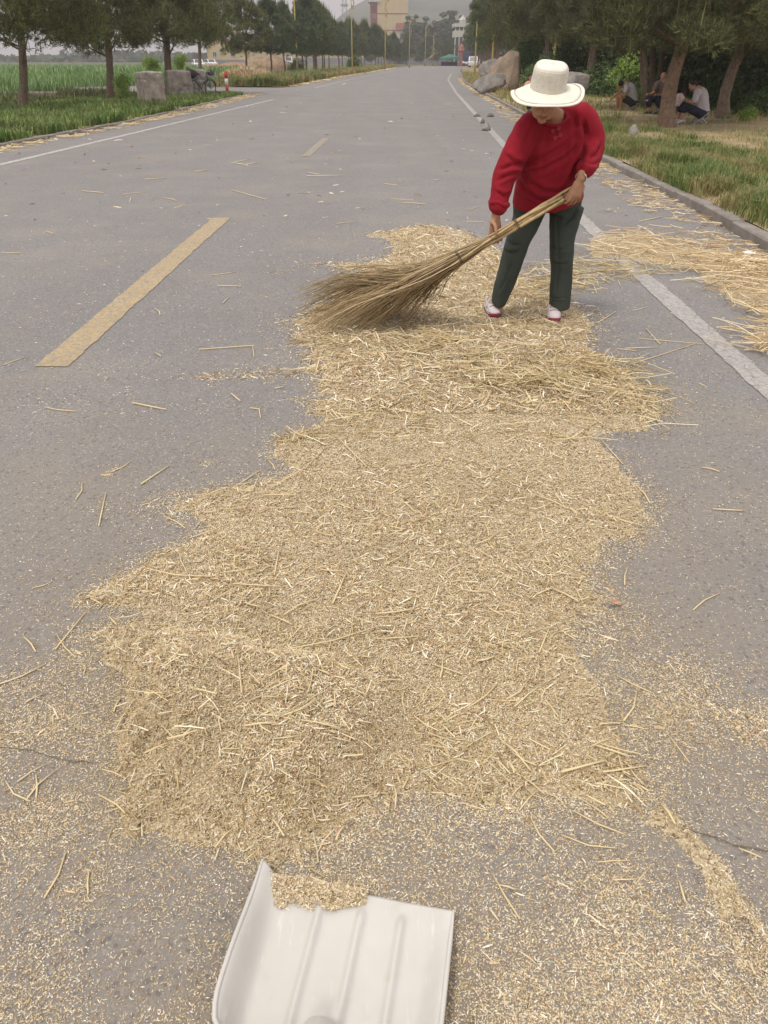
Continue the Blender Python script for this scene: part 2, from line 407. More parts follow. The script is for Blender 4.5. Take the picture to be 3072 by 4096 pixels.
M['hair'] = simple('dark_hair', (.018, .014, .012), .6, scale=60, amt=.4, bump=.4)
M['hair_grey'] = simple('greying_hair', (.10, .09, .085), .7, scale=60, amt=.4, bump=.4)
M['white_car'] = simple('white_car_paint', (.72, .72, .72), .3, scale=3, amt=.04, bump=0, spec=.5)
M['red_white'] = simple('red_paint', (.50, .05, .04), .6, scale=6, amt=.2, bump=.1)
M['white'] = simple('white_paint', (.72, .70, .68), .6, scale=6, amt=.08, bump=.05)
M['blue'] = simple('blue_truck_paint', (.045, .05, .12), .4, scale=3, amt=.15, bump=0)
M['green_tarp'] = simple('green_tarp', (.08, .30, .24), .6, scale=3, amt=.2, bump=.2)
M['tarp_dark'] = simple('dark_green_tarp', (.05, .16, .12), .7, scale=3, amt=.2)
M['dirt_crack'] = simple('crack_dirt', (.15, .12, .09), .95, scale=60, amt=.3)
M['dirt'] = simple('dirt_mound', (.28, .20, .13), .95, scale=3, amt=.35, bump=.8, bscale=12, bdist=.08)
M['dirt_red'] = simple('reddish_dirt', (.34, .18, .11), .95, scale=3, amt=.3, bump=.8, bscale=12, bdist=.08)
# ------------------------------------------------------------ ground, road, markings
far = MB(); far.add([(-2500, -200, -.06), (2500, -200, -.06), (2500, 3500, -.06), (-2500, 3500, -.06)], [(0, 1, 2, 3)])
tag(far.build('ground', M['ground']), kind='structure')
REDGE = [(3.1, -8), (3.15, 0), (3.3, 4), (3.43, 7.09), (3.56, 9.35), (3.64, 14.17), (3.85, 18.52), (4.36, 30.18), (4.95, 45), (6.17, 68.9), (8.7, 100), (13, 150), (20.5, 212), (40, 240), (90, 265)]
LEDGE = [(-8.2, -8), (-8.1, 0), (-7.9, 8), (-7.48, 16.5), (-6.82, 24), (-6.45, 42.1), (-5.92, 55), (-4.2, 84), (-1.5, 120), (2.94, 184), (9, 228), (30, 262), (90, 292)]
def inter(line, y):
    for (x0, y0), (x1, y1) in zip(line, line[1:]):
        if y0 <= y <= y1: return x0 + (x1 - x0) * (y - y0) / (y1 - y0)
    return line[-1][0]
def strip(A, B, z):                 # sheet between two polylines sampled at the same y
    ys = sorted(set([p[1] for p in A] + [p[1] for p in B] + list(np.arange(0, 230, 4.))))
    mb = MB(); vs = []; fs = []
    ys = [y for y in ys if y >= max(A[0][1], B[0][1]) and y <= min(A[-1][1], B[-1][1])]
    for y in ys: vs += [(inter(A, y), y, z), (inter(B, y), y, z)]
    fs = [(2 * i, 2 * i + 1, 2 * i + 3, 2 * i + 2) for i in range(len(ys) - 1)]
    return mb.add(vs, fs)
road = MB()
road.add([(x, y, 0) for x, y in LEDGE] , []) ; nL = len(LEDGE)
road = strip(LEDGE, REDGE, 0.0)
road.add([(8.5, 225, 0), (20.5, 212, 0), (40, 240, 0), (90, 265, 0), (90, 292, 0), (30, 268, 0)], [(0, 1, 2, 5), (2, 3, 4, 5)])
road.add([(-6.47, 41.5, -.004), (-6.0, 53, -.004), (-16, 56, -.004), (-40, 60, -.004), (-40, 53, -.004), (-16, 47.5, -.004), (-9, 45, -.004)], [(0, 1, 2, 3, 4, 5, 6)])
tag(road.build('road', M['asphalt']), kind='structure')
def ribbon(cl, wd, z, name, mat):
    mb = MB(); vs = []; rj = random.Random(7); q = []; w1 = w2 = 0
    for (x0, y0), (x1, y1) in zip(cl, cl[1:]):      # worn, slightly ragged edges on the near part
        m = max(1, int(math.hypot(x1 - x0, y1 - y0) / (.035 if y0 < 20 else 1.5))); q += [(x0 + (x1 - x0) * j / m, y0 + (y1 - y0) * j / m) for j in range(m)]
    cl = q + [cl[-1]]
    for i, (x, y) in enumerate(cl):
        a = Vector(cl[max(i - 1, 0)]); b = Vector(cl[min(i + 1, len(cl) - 1)]); t = (b - a).normalized(); n = Vector((t.y, -t.x))
        w1 = w1 * .6 + rj.gauss(0, .0035); w2 = w2 * .6 + rj.gauss(0, .0035); h1 = wd / 2 + w1; h2 = wd / 2 + w2
        vs += [(x - n.x * h1, y - n.y * h1, z), (x + n.x * h2, y + n.y * h2, z)]
    mb.add(vs, [(2 * i, 2 * i + 1, 2 * i + 3, 2 * i + 2) for i in range(len(cl) - 1)])
    return tag(mb.build(name, mat), kind='structure')
def smoothline(pts, step=1.5):
    out = []
    for i in range(len(pts) - 1):
        p0 = Vector(pts[max(i - 1, 0)]); p1 = Vector(pts[i]); p2 = Vector(pts[i + 1]); p3 = Vector(pts[min(i + 2, len(pts) - 1)])
        m = max(2, int((p2 - p1).length / step))
        for j in range(m):
            t = j / m; out.append(tuple(.5 * ((2 * p1) + (p2 - p0) * t + (2 * p0 - 5 * p1 + 4 * p2 - p3) * t * t + (3 * p1 - p0 - 3 * p2 + p3) * t ** 3)))
    out.append(tuple(pts[-1])); return out
ribbon([(1.9, -4), (1.98, 1), (2.03, 3.86), (2.07, 6.5), (2.15, 8.9), (2.41, 16.97), (2.84, 26.4), (3.7, 45), (5.3, 73), (8, 105)], .15, .004, 'road_edge_line', M['white_paint'])
ribbon([(-7.0, 3), (-6.6, 9), (-6.3, 13.7), (-5.83, 20.4), (-4.73, 37.2)], .14, .004, 'road_edge_line', M['white_paint_left'])
ribbon([(-4.1, 52), (-3.4, 66), (-1.2, 95), (1.5, 130)], .15, .004, 'road_edge_line', M['white_paint'])
ribbon([(-1.88, 4.16), (-1.775, 8.88)], .19, .004, 'centre_dash', M['yellow_paint'])
ribbon([(-1.40, 15.0), (-1.27, 18.6)], .16, .004, 'centre_dash', M['faint_yellow'])
ribbon([(-2.2, -8.), (-2.02, -1.5)], .19, .004, 'centre_dash', M['yellow_paint'])
# kerb of single stones on both sides
def kerb(line, y0, y1, side, h, wd, label):
    cl = smoothline(line, 1.0); pts = [p for p in cl if y0 - 1 <= p[1] <= y1 + 1]
    bed = MB(); L = []; acc = 0; seg = []
    for a, b in zip(pts, pts[1:]): seg.append((a, b, (Vector(b) - Vector(a)).length))
    vs = []
    for i, (x, y) in enumerate(pts):
        a = Vector(pts[max(i - 1, 0)]); b = Vector(pts[min(i + 1, len(pts) - 1)]); t = (b - a).normalized(); n = Vector((t.y, -t.x)) * side
        for o, z in ((.01, -.05), (.01, h * .6), (wd - .01, h * .6), (wd - .01, -.05)): vs.append((x + n.x * o, y + n.y * o, z))
    bed.add(vs, [(4 * i + k, 4 * i + k + 1, 4 * i + k + 5, 4 * i + k + 4) for i in range(len(pts) - 1) for k in range(3)])
    root = bed.build('kerb', M['kerb']); tag(root, kind='structure')
    rng = random.Random(5); variants = []
    for q in range(3):
        m = MB(); m.box((0, 0, 0), (wd, .985, h + .05), bev=.012); ms = m.mesh('kerbstone', M['kerb'])
        r2 = random.Random(q)
        for v in ms.vertices: v.co += Vector((r2.uniform(-.005, .005), r2.uniform(-.004, .004), r2.uniform(-.006, .006)))
        variants.append(ms)
    d = 0; i = 0; rem = 0
    total = sum(s_[2] for s_ in seg); s_at = .5
    while s_at < total - .5:
        q = s_at; k = 0
        while q > seg[k][2]: q -= seg[k][2]; k += 1
        a, b, l = seg[k]; p = Vector(a).lerp(Vector(b), q / l); t = (Vector(b) - Vector(a)).normalized(); n = Vector((t.y, -t.x)) * side
        o = link('kerbstone', variants[rng.randrange(3)], root)
        o.location = (p.x + n.x * wd / 2 + rng.uniform(-.008, .008), p.y + n.y * wd / 2, h / 2 - .025 + rng.uniform(-.008, .008))
        o.rotation_euler = (rng.uniform(-.008, .008), rng.uniform(-.02, .02), math.atan2(-t.x, t.y) + rng.uniform(-.008, .008))
        s_at += 1.0
    return root
kerb(REDGE, 4, 100, 1, .10, .14, '')
kerb(LEDGE, 10, 40, -1, .07, .12, '')
# raised verges of soil
def verge(name, line, y0, y1, side, off, width, h, ny, nx, amp, seed):
    ys = y0 + (y1 - y0) * np.linspace(0, 1, ny) ** 1.6; us = np.linspace(0, 1, nx) ** 1.8
    V = []; 
    for y in ys:
        x0 = inter(line, y) + side * off
        for u in us:
            x = x0 + side * u * width; e_ = max(0, min(1, (y - y0) / 1.5, (y1 - y) / 1.5)); z = -.03 + (h + .03) * e_ * (1 if u < .98 else 0) + amp * (u > .02) * (fbm(x + 50, y, 1.3, seed) - .5) - (.12 if u >= .98 else 0)
            V.append((x, y, z))
    a = np.arange(ny - 1)[:, None] * nx + np.arange(nx - 1)[None, :]; a = a.ravel()
    F = np.stack([a, a + 1, a + nx + 1, a + nx], 1) if side > 0 else np.stack([a + 1, a, a + nx, a + nx + 1], 1)
    return tag(link(name, np_mesh(name, V, F, M['soil'], True)), kind='structure')
verge('verge', REDGE, -6, 205, 1, .135, 60, .11, 180, 50, .09, 3)
verge('verge', LEDGE, -6, 41.5, -1, .115, 8, .06, 60, 30, .06, 5)
verge('verge', LEDGE, 54, 180, -1, .05, 7, .06, 60, 20, .08, 7)
# ------------------------------------------------------------ vegetation
def blades(name, X, Y, Z, H, W, mat, lean=.5, seed=0, segs=2):
    r = np.random.RandomState(seed); n = len(X); a = r.rand(n) * 6.283; l = (r.rand(n) ** .7) * lean * H
    dx, dy = np.cos(a), np.sin(a); b = a + 1.57 + r.randn(n) * .3; wx, wy = np.cos(b) * W / 2, np.sin(b) * W / 2
    B = np.stack([X, Y, Z], 1); sd_ = np.stack([wx, wy, 0 * wx], 1)
    mid = B + np.stack([dx * l * .35, dy * l * .35, H * .62], 1); tip = B + np.stack([dx * l, dy * l, H * (1 - .35 * (l / (H * lean + 1e-6)) ** 2)], 1)
    V = np.stack([B - sd_, B + sd_, mid + sd_ * .8, mid - sd_ * .8, tip], 1).reshape(-1, 3)
    i = np.arange(n)[:, None] * 5
    T = np.concatenate([i + np.array([[0, 1, 2]]), i + np.array([[0, 2, 3]]), i + np.array([[3, 2, 4]])], 0)
    return np_mesh(name, V, T, mat)
def vz(X, Y, seed, h, amp): return h + amp * (fbm(np.asarray(X) + 50, Y, 1.3, seed) - .5)
def right_x0(Y): return np.interp(Y, [p[1] for p in REDGE], [p[0] for p in REDGE]) + .09
def left_x0(Y): return np.interp(Y, [p[1] for p in LEDGE], [p[0] for p in LEDGE]) - .12
R = np.random.RandomState(11)
def grass_right(n, y0, y1, wmax, hmul, wmul, mat, label, clump, power=1., dens_edge=0):
    Y = y0 + (y1 - y0) * R.rand(n * 4) ** power; U = R.rand(n * 4) * wmax; X = right_x0(Y) + U
    cl = fbm(X, Y, .55, 31, 2); big = fbm(X, Y, 2.2, 35, 2)
    dirt = np.exp(-(((X - 7.6) / 2.6) ** 2 + ((Y - 21.5) / 3.2) ** 2))      # trodden earth where the men sit
    p = np.clip((cl - .32) * 3.0 * clump + (1 - clump), 0.04, 1) * (1 - .93 * np.clip(dirt * 1.5, 0, 1)) * np.clip(.25 + big * 1.3, 0, 1)
    p = np.maximum(p, dens_edge * np.exp(-((U - .45) / .45) ** 2) * (cl > .42))
    k = R.rand(len(X)) < p; X, Y, U, cl = X[k][:n], Y[k][:n], U[k][:n], cl[k][:n]
    edge = np.exp(-((U - .5) / .5) ** 2)
    H = (.04 + .07 * R.rand(len(X)) + .14 * np.clip(cl - .4, 0, 1) + .13 * edge * np.clip((cl - .38) * 4, 0, 1)) * hmul
    o = link('grass', blades('grass', X, Y, vz(X, Y, 3, .1, .09), H, (.007 + .006 * R.rand(len(X))) * wmul, mat, .9, 1))
    return tag(o, label, 'grass', kind='stuff')
grass_right(54000, 5.5, 22, 10, 1.0, 1.0, M['grass'], 'patchy green and dry yellow grass on the right verge behind the kerb', .8, 1.15)
grass_right(26000, 5.0, 24, 2.3, 1.15, 1.1, M['grass_lush'], 'long lush green grass tufts hanging over the right kerb', 1.0, 1.1, 1)
grass_right(34000, 21, 100, 16, 1.5, 2.4, M['grass'], 'rough grass on the far right verge around the boulders', .7, 1.5)
def grass_left(n, y0, y1, wmax, hmul, wmul, mat, label, power):
    Y = y0 + (y1 - y0) * R.rand(n * 3) ** power; U = R.rand(n * 3) ** 1.3 * wmax; X = left_x0(Y) - U
    cl = fbm(X, Y, .8, 41, 2); k = R.rand(len(X)) < np.clip((cl - .3) * 3.5, .05, 1); X, Y, U, cl = X[k][:n], Y[k][:n], U[k][:n], cl[k][:n]
    H = (.10 + .14 * R.rand(len(X)) + .30 * np.clip(cl - .42, 0, 1) + .12 * np.exp(-((U - 1.2) / 1.) ** 2)) * hmul * (.55 + .45 * np.clip((41 - Y) / 14, 0, 1) if y1 < 50 else 1)
    return tag(link('grass', blades('grass', X, Y, vz(X, Y, 5, .05, .06), H, (.012 + .01 * R.rand(len(X))) * wmul, mat, .9, 2)), label, 'grass', kind='stuff')
grass_left(46000, 12, 41, 6.5, .95, 1.4, M['grass_left'], 'thick dark green grass on the left verge under the pines', 1.)
grass_left(30000, 54, 180, 5, 1.8, 3.2, M['grass'], 'mown grass strip along the far left road edge under the pine row', 1.5)
grass_left(9000, 54, 75, 7, 2.2, 2., M['grass_lush'], 'tangled green weeds on the corner beyond the side road', 1.)
# maize field
def maize(n, x0, x1, y0, y1, h, wd, label):
    X = x0 + (x1 - x0) * R.rand(n); Y = y0 + (y1 - y0) * R.rand(n) ** 1.2
    Yr = np.round(Y / .6) * .6 + R.randn(n) * .07
    k = X < np.interp(Yr, [0, 42, 50, 60, 200], [-15.5, -14.6, -20, -14.5, -9]); X, Yr = X[k], Yr[k]
    H = h * (.6 + .6 * R.rand(len(X)))
    return tag(link('maize_field', blades('maize_field', X, Yr, np.full(len(X), -.05), H, wd * (.7 + .6 * R.rand(len(X))), M['maize'], .75, 4)), label, 'maize', kind='stuff')
maize(44000, -62, -13, 30, 66, .85, .045, 'bright green young maize field behind the nearest left pines')
maize(26000, -80, -10, 66, 135, .95, .10, 'far green maize field behind the pine row')
# dry weeds between field and verge
n = 9000; X = -15.5 + 3.5 * R.rand(n) - 12 * R.rand(n) ** 3; Y = 27 + 16 * R.rand(n)
tag(link('weeds', blades('weeds', X, Y, np.zeros(n), .15 + .35 * R.rand(n), .02 + .02 * R.rand(n), M['weeds'], 1., 6)), 'low pale weeds between the left pines and the maize', 'weeds', kind='stuff')

def leaf_quads(cen, nrm, L, W, rng):
    n = len(cen); t = rng.randn(n, 3); t -= nrm * (t * nrm).sum(1)[:, None]; t /= np.linalg.norm(t, axis=1)[:, None] + 1e-9
    b = np.cross(nrm, t); L = L[:, None]; W = W[:, None]
    V = np.stack([cen - t * L / 2, cen + b * W / 2 + t * L * .05, cen + t * L / 2, cen - b * W / 2 + t * L * .05], 1).reshape(-1, 3)
    return V, (np.arange(n)[:, None] * 4 + np.arange(4)[None, :])
def leaf_crown(name, mat, rx, ry, rz, n, L, seed, clumps=26, low=.0, col=False):
    rng = np.random.RandomState(seed)
    u = rng.randn(clumps, 3); u /= np.linalg.norm(u, axis=1)[:, None]; rr = rng.rand(clumps, 1) ** .5 * .78
    cc = u * rr * np.array([rx, ry, rz]); cr = (.22 + .22 * rng.rand(clumps)) * min(rx, rz)
    if col: cr *= 1.1
    i = rng.randint(0, clumps, n); d = rng.randn(n, 3); d /= np.linalg.norm(d, axis=1)[:, None]
    d[:, 2] *= .8
    pos = cc[i] + d * (cr[i] * (.45 + .62 * rng.rand(n) ** .6))[:, None] + rng.randn(n, 3) * .03 * rx
    nr = d + rng.randn(n, 3) * .7 + np.array([0, 0, .4]); nr /= np.linalg.norm(nr, axis=1)[:, None]
    Ls = L * (.6 + .8 * rng.rand(n)); V, F = leaf_quads(pos, nr, Ls, Ls * .55, rng)
    return np_mesh(name, V, F, mat)
def pine_crown(name, mat, rx, h, ntuft, seed, nl=.15, wd=.014, needles=10, candles=True, puffs=85):
    """whorls of branches that carry needle tufts; origin at the foot of the crown, z up"""
    rng = np.random.RandomState(seed); C0 = []; D0 = []
    npf = puffs
    for b in range(npf):
        f = (b + rng.rand()) / npf; z = h * f * .95
        prof = (.62 + .75 * f if f < .38 else 1.0 - .85 * ((f - .38) / .62) ** 1.25)
        ln = rx * prof * (.30 + .88 * rng.rand() ** .7); a = b * 2.4 + rng.rand() * .9
        pr = rx * (.13 + .13 * rng.rand()) * (1.15 - .45 * f); m = int(ntuft / npf * (.55 + .9 * rng.rand()))
        cx, cy = math.cos(a) * ln, math.sin(a) * ln; cz = z + .12 * ln
        u = rng.randn(m, 3); u /= np.linalg.norm(u, axis=1)[:, None]; u[:, 2] = np.abs(u[:, 2]) * np.where(rng.rand(m) < .72, 1, -.7)
        off = u * (pr * (.35 + .72 * rng.rand(m) ** .5))[:, None] * np.array([1, 1, .62])
        C0.append(np.array([cx, cy, cz]) + off)
        D0.append(u * .9 + np.array([math.cos(a) * .35, math.sin(a) * .35, .55]) + rng.randn(m, 3) * .2)
        # the twig line that carries the puff
        mt = max(3, m // 9); q = rng.rand(mt, 1); C0.append(np.array([[cx, cy, cz]]) * q + np.array([[0, 0, z]]) * (1 - q) + rng.randn(mt, 3) * .12); D0.append(np.array([[math.cos(a), math.sin(a), .6]]) + rng.randn(mt, 3) * .4)
    c = np.concatenate(C0); d = np.concatenate(D0); d /= np.linalg.norm(d, axis=1)[:, None]
    n = len(c); c[:, 2] = np.maximum(c[:, 2], -.15 - .2 * rng.rand(n))
    # each tuft: needles fanning around its shoot
    k = needles; cen = np.repeat(c, k, 0); dd = np.repeat(d, k, 0)
    j = rng.randn(n * k, 3); j -= dd * (j * dd).sum(1)[:, None]; j /= np.linalg.norm(j, axis=1)[:, None]
    sp = (.35 + .75 * rng.rand(n * k))[:, None]; nd = dd + j * sp; nd /= np.linalg.norm(nd, axis=1)[:, None]
    st = cen + dd * (rng.rand(n * k)[:, None] - .5) * .16
    ww = np.cross(nd, rng.randn(n * k, 3)); ww /= np.linalg.norm(ww, axis=1)[:, None]
    ln = nl * (.7 + .6 * rng.rand(n * k))[:, None]
    V = np.stack([st - ww * wd / 2, st + ww * wd / 2, st + nd * ln], 1)
    if candles:
        q = rng.rand(n) < .10 + .22 * (c[:, 2] > .70 * h); cc = c[q]; m = len(cc); up = np.stack([rng.randn(m) * .12, rng.randn(m) * .12, np.ones(m)], 1)
        for e in range(3):
            w2 = rng.randn(m, 3); w2[:, 2] = 0; w2 /= np.linalg.norm(w2, axis=1)[:, None]
            V = np.concatenate([V, np.stack([cc - w2 * wd * .9, cc + w2 * wd * .9, cc + up * (nl * (1.9 + 1.7 * rng.rand(m)))[:, None]], 1)], 0)
    V = V.reshape(-1, 3); F = np.arange(len(V)).reshape(-1, 3)
    return np_mesh(name, V, F, mat)
def trunk_mb(base, top, r0, r1, seed, bend=.1, limbs=5, spread=1.2, lz=.55):
    rng = random.Random(seed); mb = MB(); b = Vector(base); t = Vector(top); pts = []; rad = []
    for i in range(7):
        f = i / 6; p = b.lerp(t, f) + Vector((math.sin(f * 3 + seed) * bend * f * (1 - f) * 4, math.cos(f * 4 + seed) * bend * f * (1 - f) * 4, 0))
        pts.append(p); rad.append(r0 * (1 - f) + r1 * f + (r0 * .35 if i == 0 else 0))
    mb.tube(pts, rad, 10, sub=3)
    for i in range(limbs):
        f = lz + (1 - lz) * rng.random() * .9; p = b.lerp(t, f); a = rng.random() * 6.28; l = spread * (.6 + .6 * rng.random())
        q = p + Vector((math.cos(a) * l, math.sin(a) * l, l * .45)); r = r0 * .32 * (1.2 - f)
        mb.tube([p, p.lerp(q, .5) + Vector((0, 0, -.05 * l)), q], [r, r * .7, r * .25], 6, sub=2)
    return mb
NEAR_PINE = [pine_crown('crown', M['needle'], 2.6, 4.0, 9000, s, .16, .019, 9) for s in (1, 2)]

FAR_PINE = [pine_crown('crown', m, 2.2, 4.3, 2600, s, .27, .036, 8, puffs=40) for s, m in ((5, M['needle']), (6, M['needle_b']), (7, M['needle_b']))]
FAR_TRUNK = [trunk_mb((0, 0, -.1), (.1 * s, 0, 3.6), .10, .04, s, .12, 5, .9).mesh('trunk', M['bark'], True) for s in (-1, 1, 2)]
def pine(base, trunk_top, crown_me, crown_loc, sc, rz, label, r0=.15, mat='bark', seed=1, group=None, limbs=6, spread=1.2, lz=.5, bend=.1, r1=None):
    t = thing('pine_tree', base, label, 'tree', group)
    trunk_mb((0, 0, -.1), Vector(trunk_top) - Vector(base), r0, r1 or r0 * .45, seed, bend, limbs, spread, lz).build('trunk', M[mat], t, True)
    c = link('crown', crown_me, t, Vector(crown_loc) - Vector(base)); c.scale = sc if isinstance(sc, (tuple, list)) else (sc,) * 3; c.rotation_euler[2] = rz
    return t
gp = 'large pines on the near left verge'
def near_left(vx, vb, Y, vtop, cx, cs, seed, label, r0, me=0, cz=None, lean=0):
    b = G(vx, vb, .04); b = P(vx, vb, b.y) if Y is None else P(vx, vb, Y); b.z = .03
    top = P(vx + lean, -60, b.y); ct = P(cx, vtop, b.y)
    return pine(b, top, NEAR_PINE[me], (ct.x, b.y, ct.z), cs, seed, label, r0, seed=seed, group=gp, limbs=9, spread=1.6, lz=.35)
near_left(45, 240, 27.5, 108, 55, (1.18, 1.1, 1.0), 1, 'leftmost big pine with its bare trunk rising from the verge grass', .15)
near_left(236, 210, 36, 112, 215, (1.35, 1.15, 1.15), 2, 'big pine whose rough trunk stands just left of the concrete barriers', .17, 1)
near_left(363, 185, 42, 108, 365, (1.15, 1.1, 1.1), 3, 'big pine standing directly behind the concrete barriers', .19, 0)
near_left(432, 165, 56, 100, 448, (.72, .8, 1.1), 4, 'slimmer pine behind the bicycle with upright shoots against the sky', .12, 1)
# the pine row beyond the side road
rr = random.Random(3); i = 0; y = 72.; proto = []
ORD = 'first second third fourth fifth sixth seventh eighth ninth tenth eleventh twelfth thirteenth fourteenth fifteenth sixteenth seventeenth eighteenth nineteenth twentieth'.split(); ORD += ['twenty-' + w_ for w_ in ORD[:9]] + ['thirtieth'] + ['thirty-' + w_ for w_ in ORD[:9]] + ['fortieth'] + ['forty-' + w_ for w_ in ORD[:9]]
rowlab = ['first pine of the far left row, alone at the side road corner', 'second pine of the far left row, tall with forked top', 'third pine of the far left row, two dark stems close together']
while y < 262:
    x = float(np.interp(y, [p[1] for p in LEDGE], [p[0] for p in LEDGE])) - (6.2 if i == 0 else rr.uniform(3.2, 5.2)) - (0 if y < 100 else rr.choice((0, 2.2)))
    lab = rowlab[i] if i < 3 else (ORD[i] + ' pine from the near end of the far left row')
    k = rr.randrange(3)
    if i < 3: k = i
    t = thing('pine_tree', (x, y, 0), lab, 'tree', 'pines in the row along the far left road edge')
    link('trunk', FAR_TRUNK[k], t)
    s_ = (rr.uniform(.85, 1.25)) * (1.0 if i else .85)
    c = link('crown', FAR_PINE[k], t, (0, 0, rr.uniform(1.7, 2.2))); c.scale = (s_ * rr.uniform(.8, 1.05), s_ * .95, s_ * rr.uniform(.78, 1.12)); c.rotation_euler[2] = rr.uniform(0, 6)
    y += rr.uniform(2.6, 4.6) * (1 + (y - 72) / 160); i += 1
# right side: row of pines receding behind the boulders
y = 62.; i = 0
while y < 200:
    x = float(np.interp(y, [p[1] for p in REDGE], [p[0] for p in REDGE])) + rr.uniform(2.6, 5)
    k = rr.randrange(3); lab = 'nearest pine of the far right row, its trunk beside the yellow lamp pole' if i == 0 else (ORD[i] + ' pine from the near end of the far right row')
    t = thing('pine_tree', (x, y, 0.1), lab, 'tree', 'pines in the row along the far right road edge')
    link('trunk', FAR_TRUNK[k], t); s_ = rr.uniform(.95, 1.25)
    c = link('crown', FAR_PINE[k], t, (0, 0, rr.uniform(2.2, 2.7))); c.scale = (s_, s_, s_ * 1.25); c.rotation_euler[2] = rr.uniform(0, 6)
    y += rr.uniform(4, 8); i += 1
for k, (x, y_) in enumerate(((2, 275), (7, 285), (12, 292), (17, 282), (22, 290), (27, 300), (33, 290), (38, 284), (-4, 280), (26, 262), (31, 268), (5, 300))):
    t = thing('pine_tree', (x, y_, 0), 'dark green tree closing the far end of the road, ' + ORD[sorted([2 / 275, 7 / 285, 12 / 292, 17 / 282, 22 / 290, 27 / 300, 33 / 290, 38 / 284, -4 / 280, 26 / 262, 31 / 268, 5 / 300]).index(x / y_)] + ' from the left', 'tree', 'trees closing the far end of the road'); link('trunk', FAR_TRUNK[k % 3], t)
    c = link('crown', FAR_PINE[k % 3], t, (0, 0, .8)); s_ = rr.uniform(1.1, 1.5); c.scale = (s_, s_, s_ * .95); c.rotation_euler[2] = k
# near right pines
def near_right(vx, vb, Y, vtx, vcy, vcx, sc, me, label, r0, seed, mat='bark', lz=.5, bend=.1, rz=0.):
    b = P(vx, vb, Y); b.z = .08; top = P(vtx, -70, Y); ct = P(vcx, vcy, Y)
    t = pine(b, top, NEAR_PINE[me], (ct.x, Y, ct.z), sc, rz or seed, label, r0, mat, seed, 'large pines on the right verge', 8, 1.5, lz, bend)
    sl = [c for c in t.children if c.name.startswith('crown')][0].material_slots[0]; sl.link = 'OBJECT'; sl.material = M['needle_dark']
    return t
near_right(1440, 281, 20.4, 1512, 118, 1470, (1.0, .95, .95), 0, 'thick leaning pine with warm brown bark, nearest on the right verge', .20, 11, 'bark_warm', .55, .15)
near_right(1562, 262, 23.5, 1610, 118, 1590, (1.05, 1., 1.0), 1, 'dark leaning pine at the right edge of the picture', .17, 12, 'bark', .5, .25)
near_right(1268, 205, 40, 1290, 100, 1275, (1.05, 1., 1.0), 1, 'straight dark pine just right of the straw hat', .19, 13)
near_right(1392, 245, 27.5, 1380, 112, 1370, (.85, .9, .85), 1, 'slender pine whose crown hangs above the seated men', .10, 14)
near_right(1180, 200, 46, 1190, 100, 1180, (1.1, 1., 1.1), 0, 'pine hidden behind the hat, dark crown above it', .17, 15)
near_right(1118, 175, 60, 1125, 88, 1125, (1.2, 1., 1.5), 0, 'tall dark pine rising behind the upright boulder', .17, 16)
# multi-stemmed tree behind the men
b = P(1415, 235, 29.0); b.z = .08
mt = thing('multi_stemmed_tree', b, 'broadleaf tree with a fan of four thin dark stems behind the seated man in brown', 'tree')
for k, (tx, rr_) in enumerate(((1385, .10), (1412, .11), (1432, .10), (1470, .09))):
    tp = P(tx, 60, 29) - b; s0 = Vector((-.22 + .15 * k, 0, -.1))
    MB().tube([s0, s0.lerp(tp, .4) + Vector((.04 * (k - 1.5), 0, 0)), tp], [rr_ * 1.15, rr_, rr_ * .6], 9, sub=4).build('stem', M['bark'], mt, True)
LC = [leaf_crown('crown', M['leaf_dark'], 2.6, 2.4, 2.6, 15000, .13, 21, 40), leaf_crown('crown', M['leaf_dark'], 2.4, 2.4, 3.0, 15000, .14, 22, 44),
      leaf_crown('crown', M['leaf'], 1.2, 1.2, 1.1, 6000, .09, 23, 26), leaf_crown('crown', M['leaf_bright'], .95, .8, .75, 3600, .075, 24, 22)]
c = link('crown', LC[0], mt, (0.3, 0, 4.4)); c.scale = (1.1, 1, .9)
def bush(name, vx, vy, Y, me, sc, label, cat, group=None, trunk=0, rz=0.):
    p = P(vx, vy, Y); t = thing(name, (p.x, Y, .05), label, cat, group)
    c = link('crown', LC[me], t, (0, 0, p.z - .05)); c.scale = sc; c.rotation_euler[2] = rz
    if trunk: MB().tube([(0, 0, -.05), (.05, 0, (p.z) * .5), (.1, 0, p.z + .5)], [.11 * trunk, .09 * trunk, .05 * trunk], 8, sub=3).build('trunk', M['bark'], t, True)
    return t
g = 'dark broadleaf trees in the grove behind the right verge'
bush('broadleaf_tree', 1290, 118, 46, 0, (1.1, 1, 1.0), 'dark leafy tree behind the straight pine right of the hat', 'tree', g, 1)
bush('broadleaf_tree', 1500, 70, 31, 1, (1.1, 1, 1.15), 'dark leafy tree between the leaning pine and the right edge pine', 'tree', g, 1, 1.)
bush('broadleaf_tree', 1650, 60, 27, 0, (1.15, 1, 1.1), 'dark leafy tree at the top right corner of the picture', 'tree', g, 1, 2.)
bush('broadleaf_tree', 1560, 190, 33, 1, (.9, .8, .62), 'low dark leafy mass right behind the man with the pale shirt', 'tree', g, 1, 3.)
bush('broadleaf_tree', 1655, 190, 30, 0, (.85, .8, .62), 'low dark leafy mass at the far right edge above the dry weeds', 'tree', g, 1, 4.)
bush('broadleaf_tree', 1430, 150, 40, 1, (1.2, 1, .9), 'dark leafy tree behind the fan of thin stems', 'tree', g, 1, 5.)
bush('broadleaf_tree', 1350, 60, 48, 0, (1.4, 1, 1.2), 'tall dark leafy tree behind the bright green bush', 'tree', g, 1, 6.)
bush('broadleaf_tree', 1200, 60, 62, 1, (1.6, 1, 1.4), 'tall leafy tree above the straw hat in the background', 'tree', g, 1, .5)
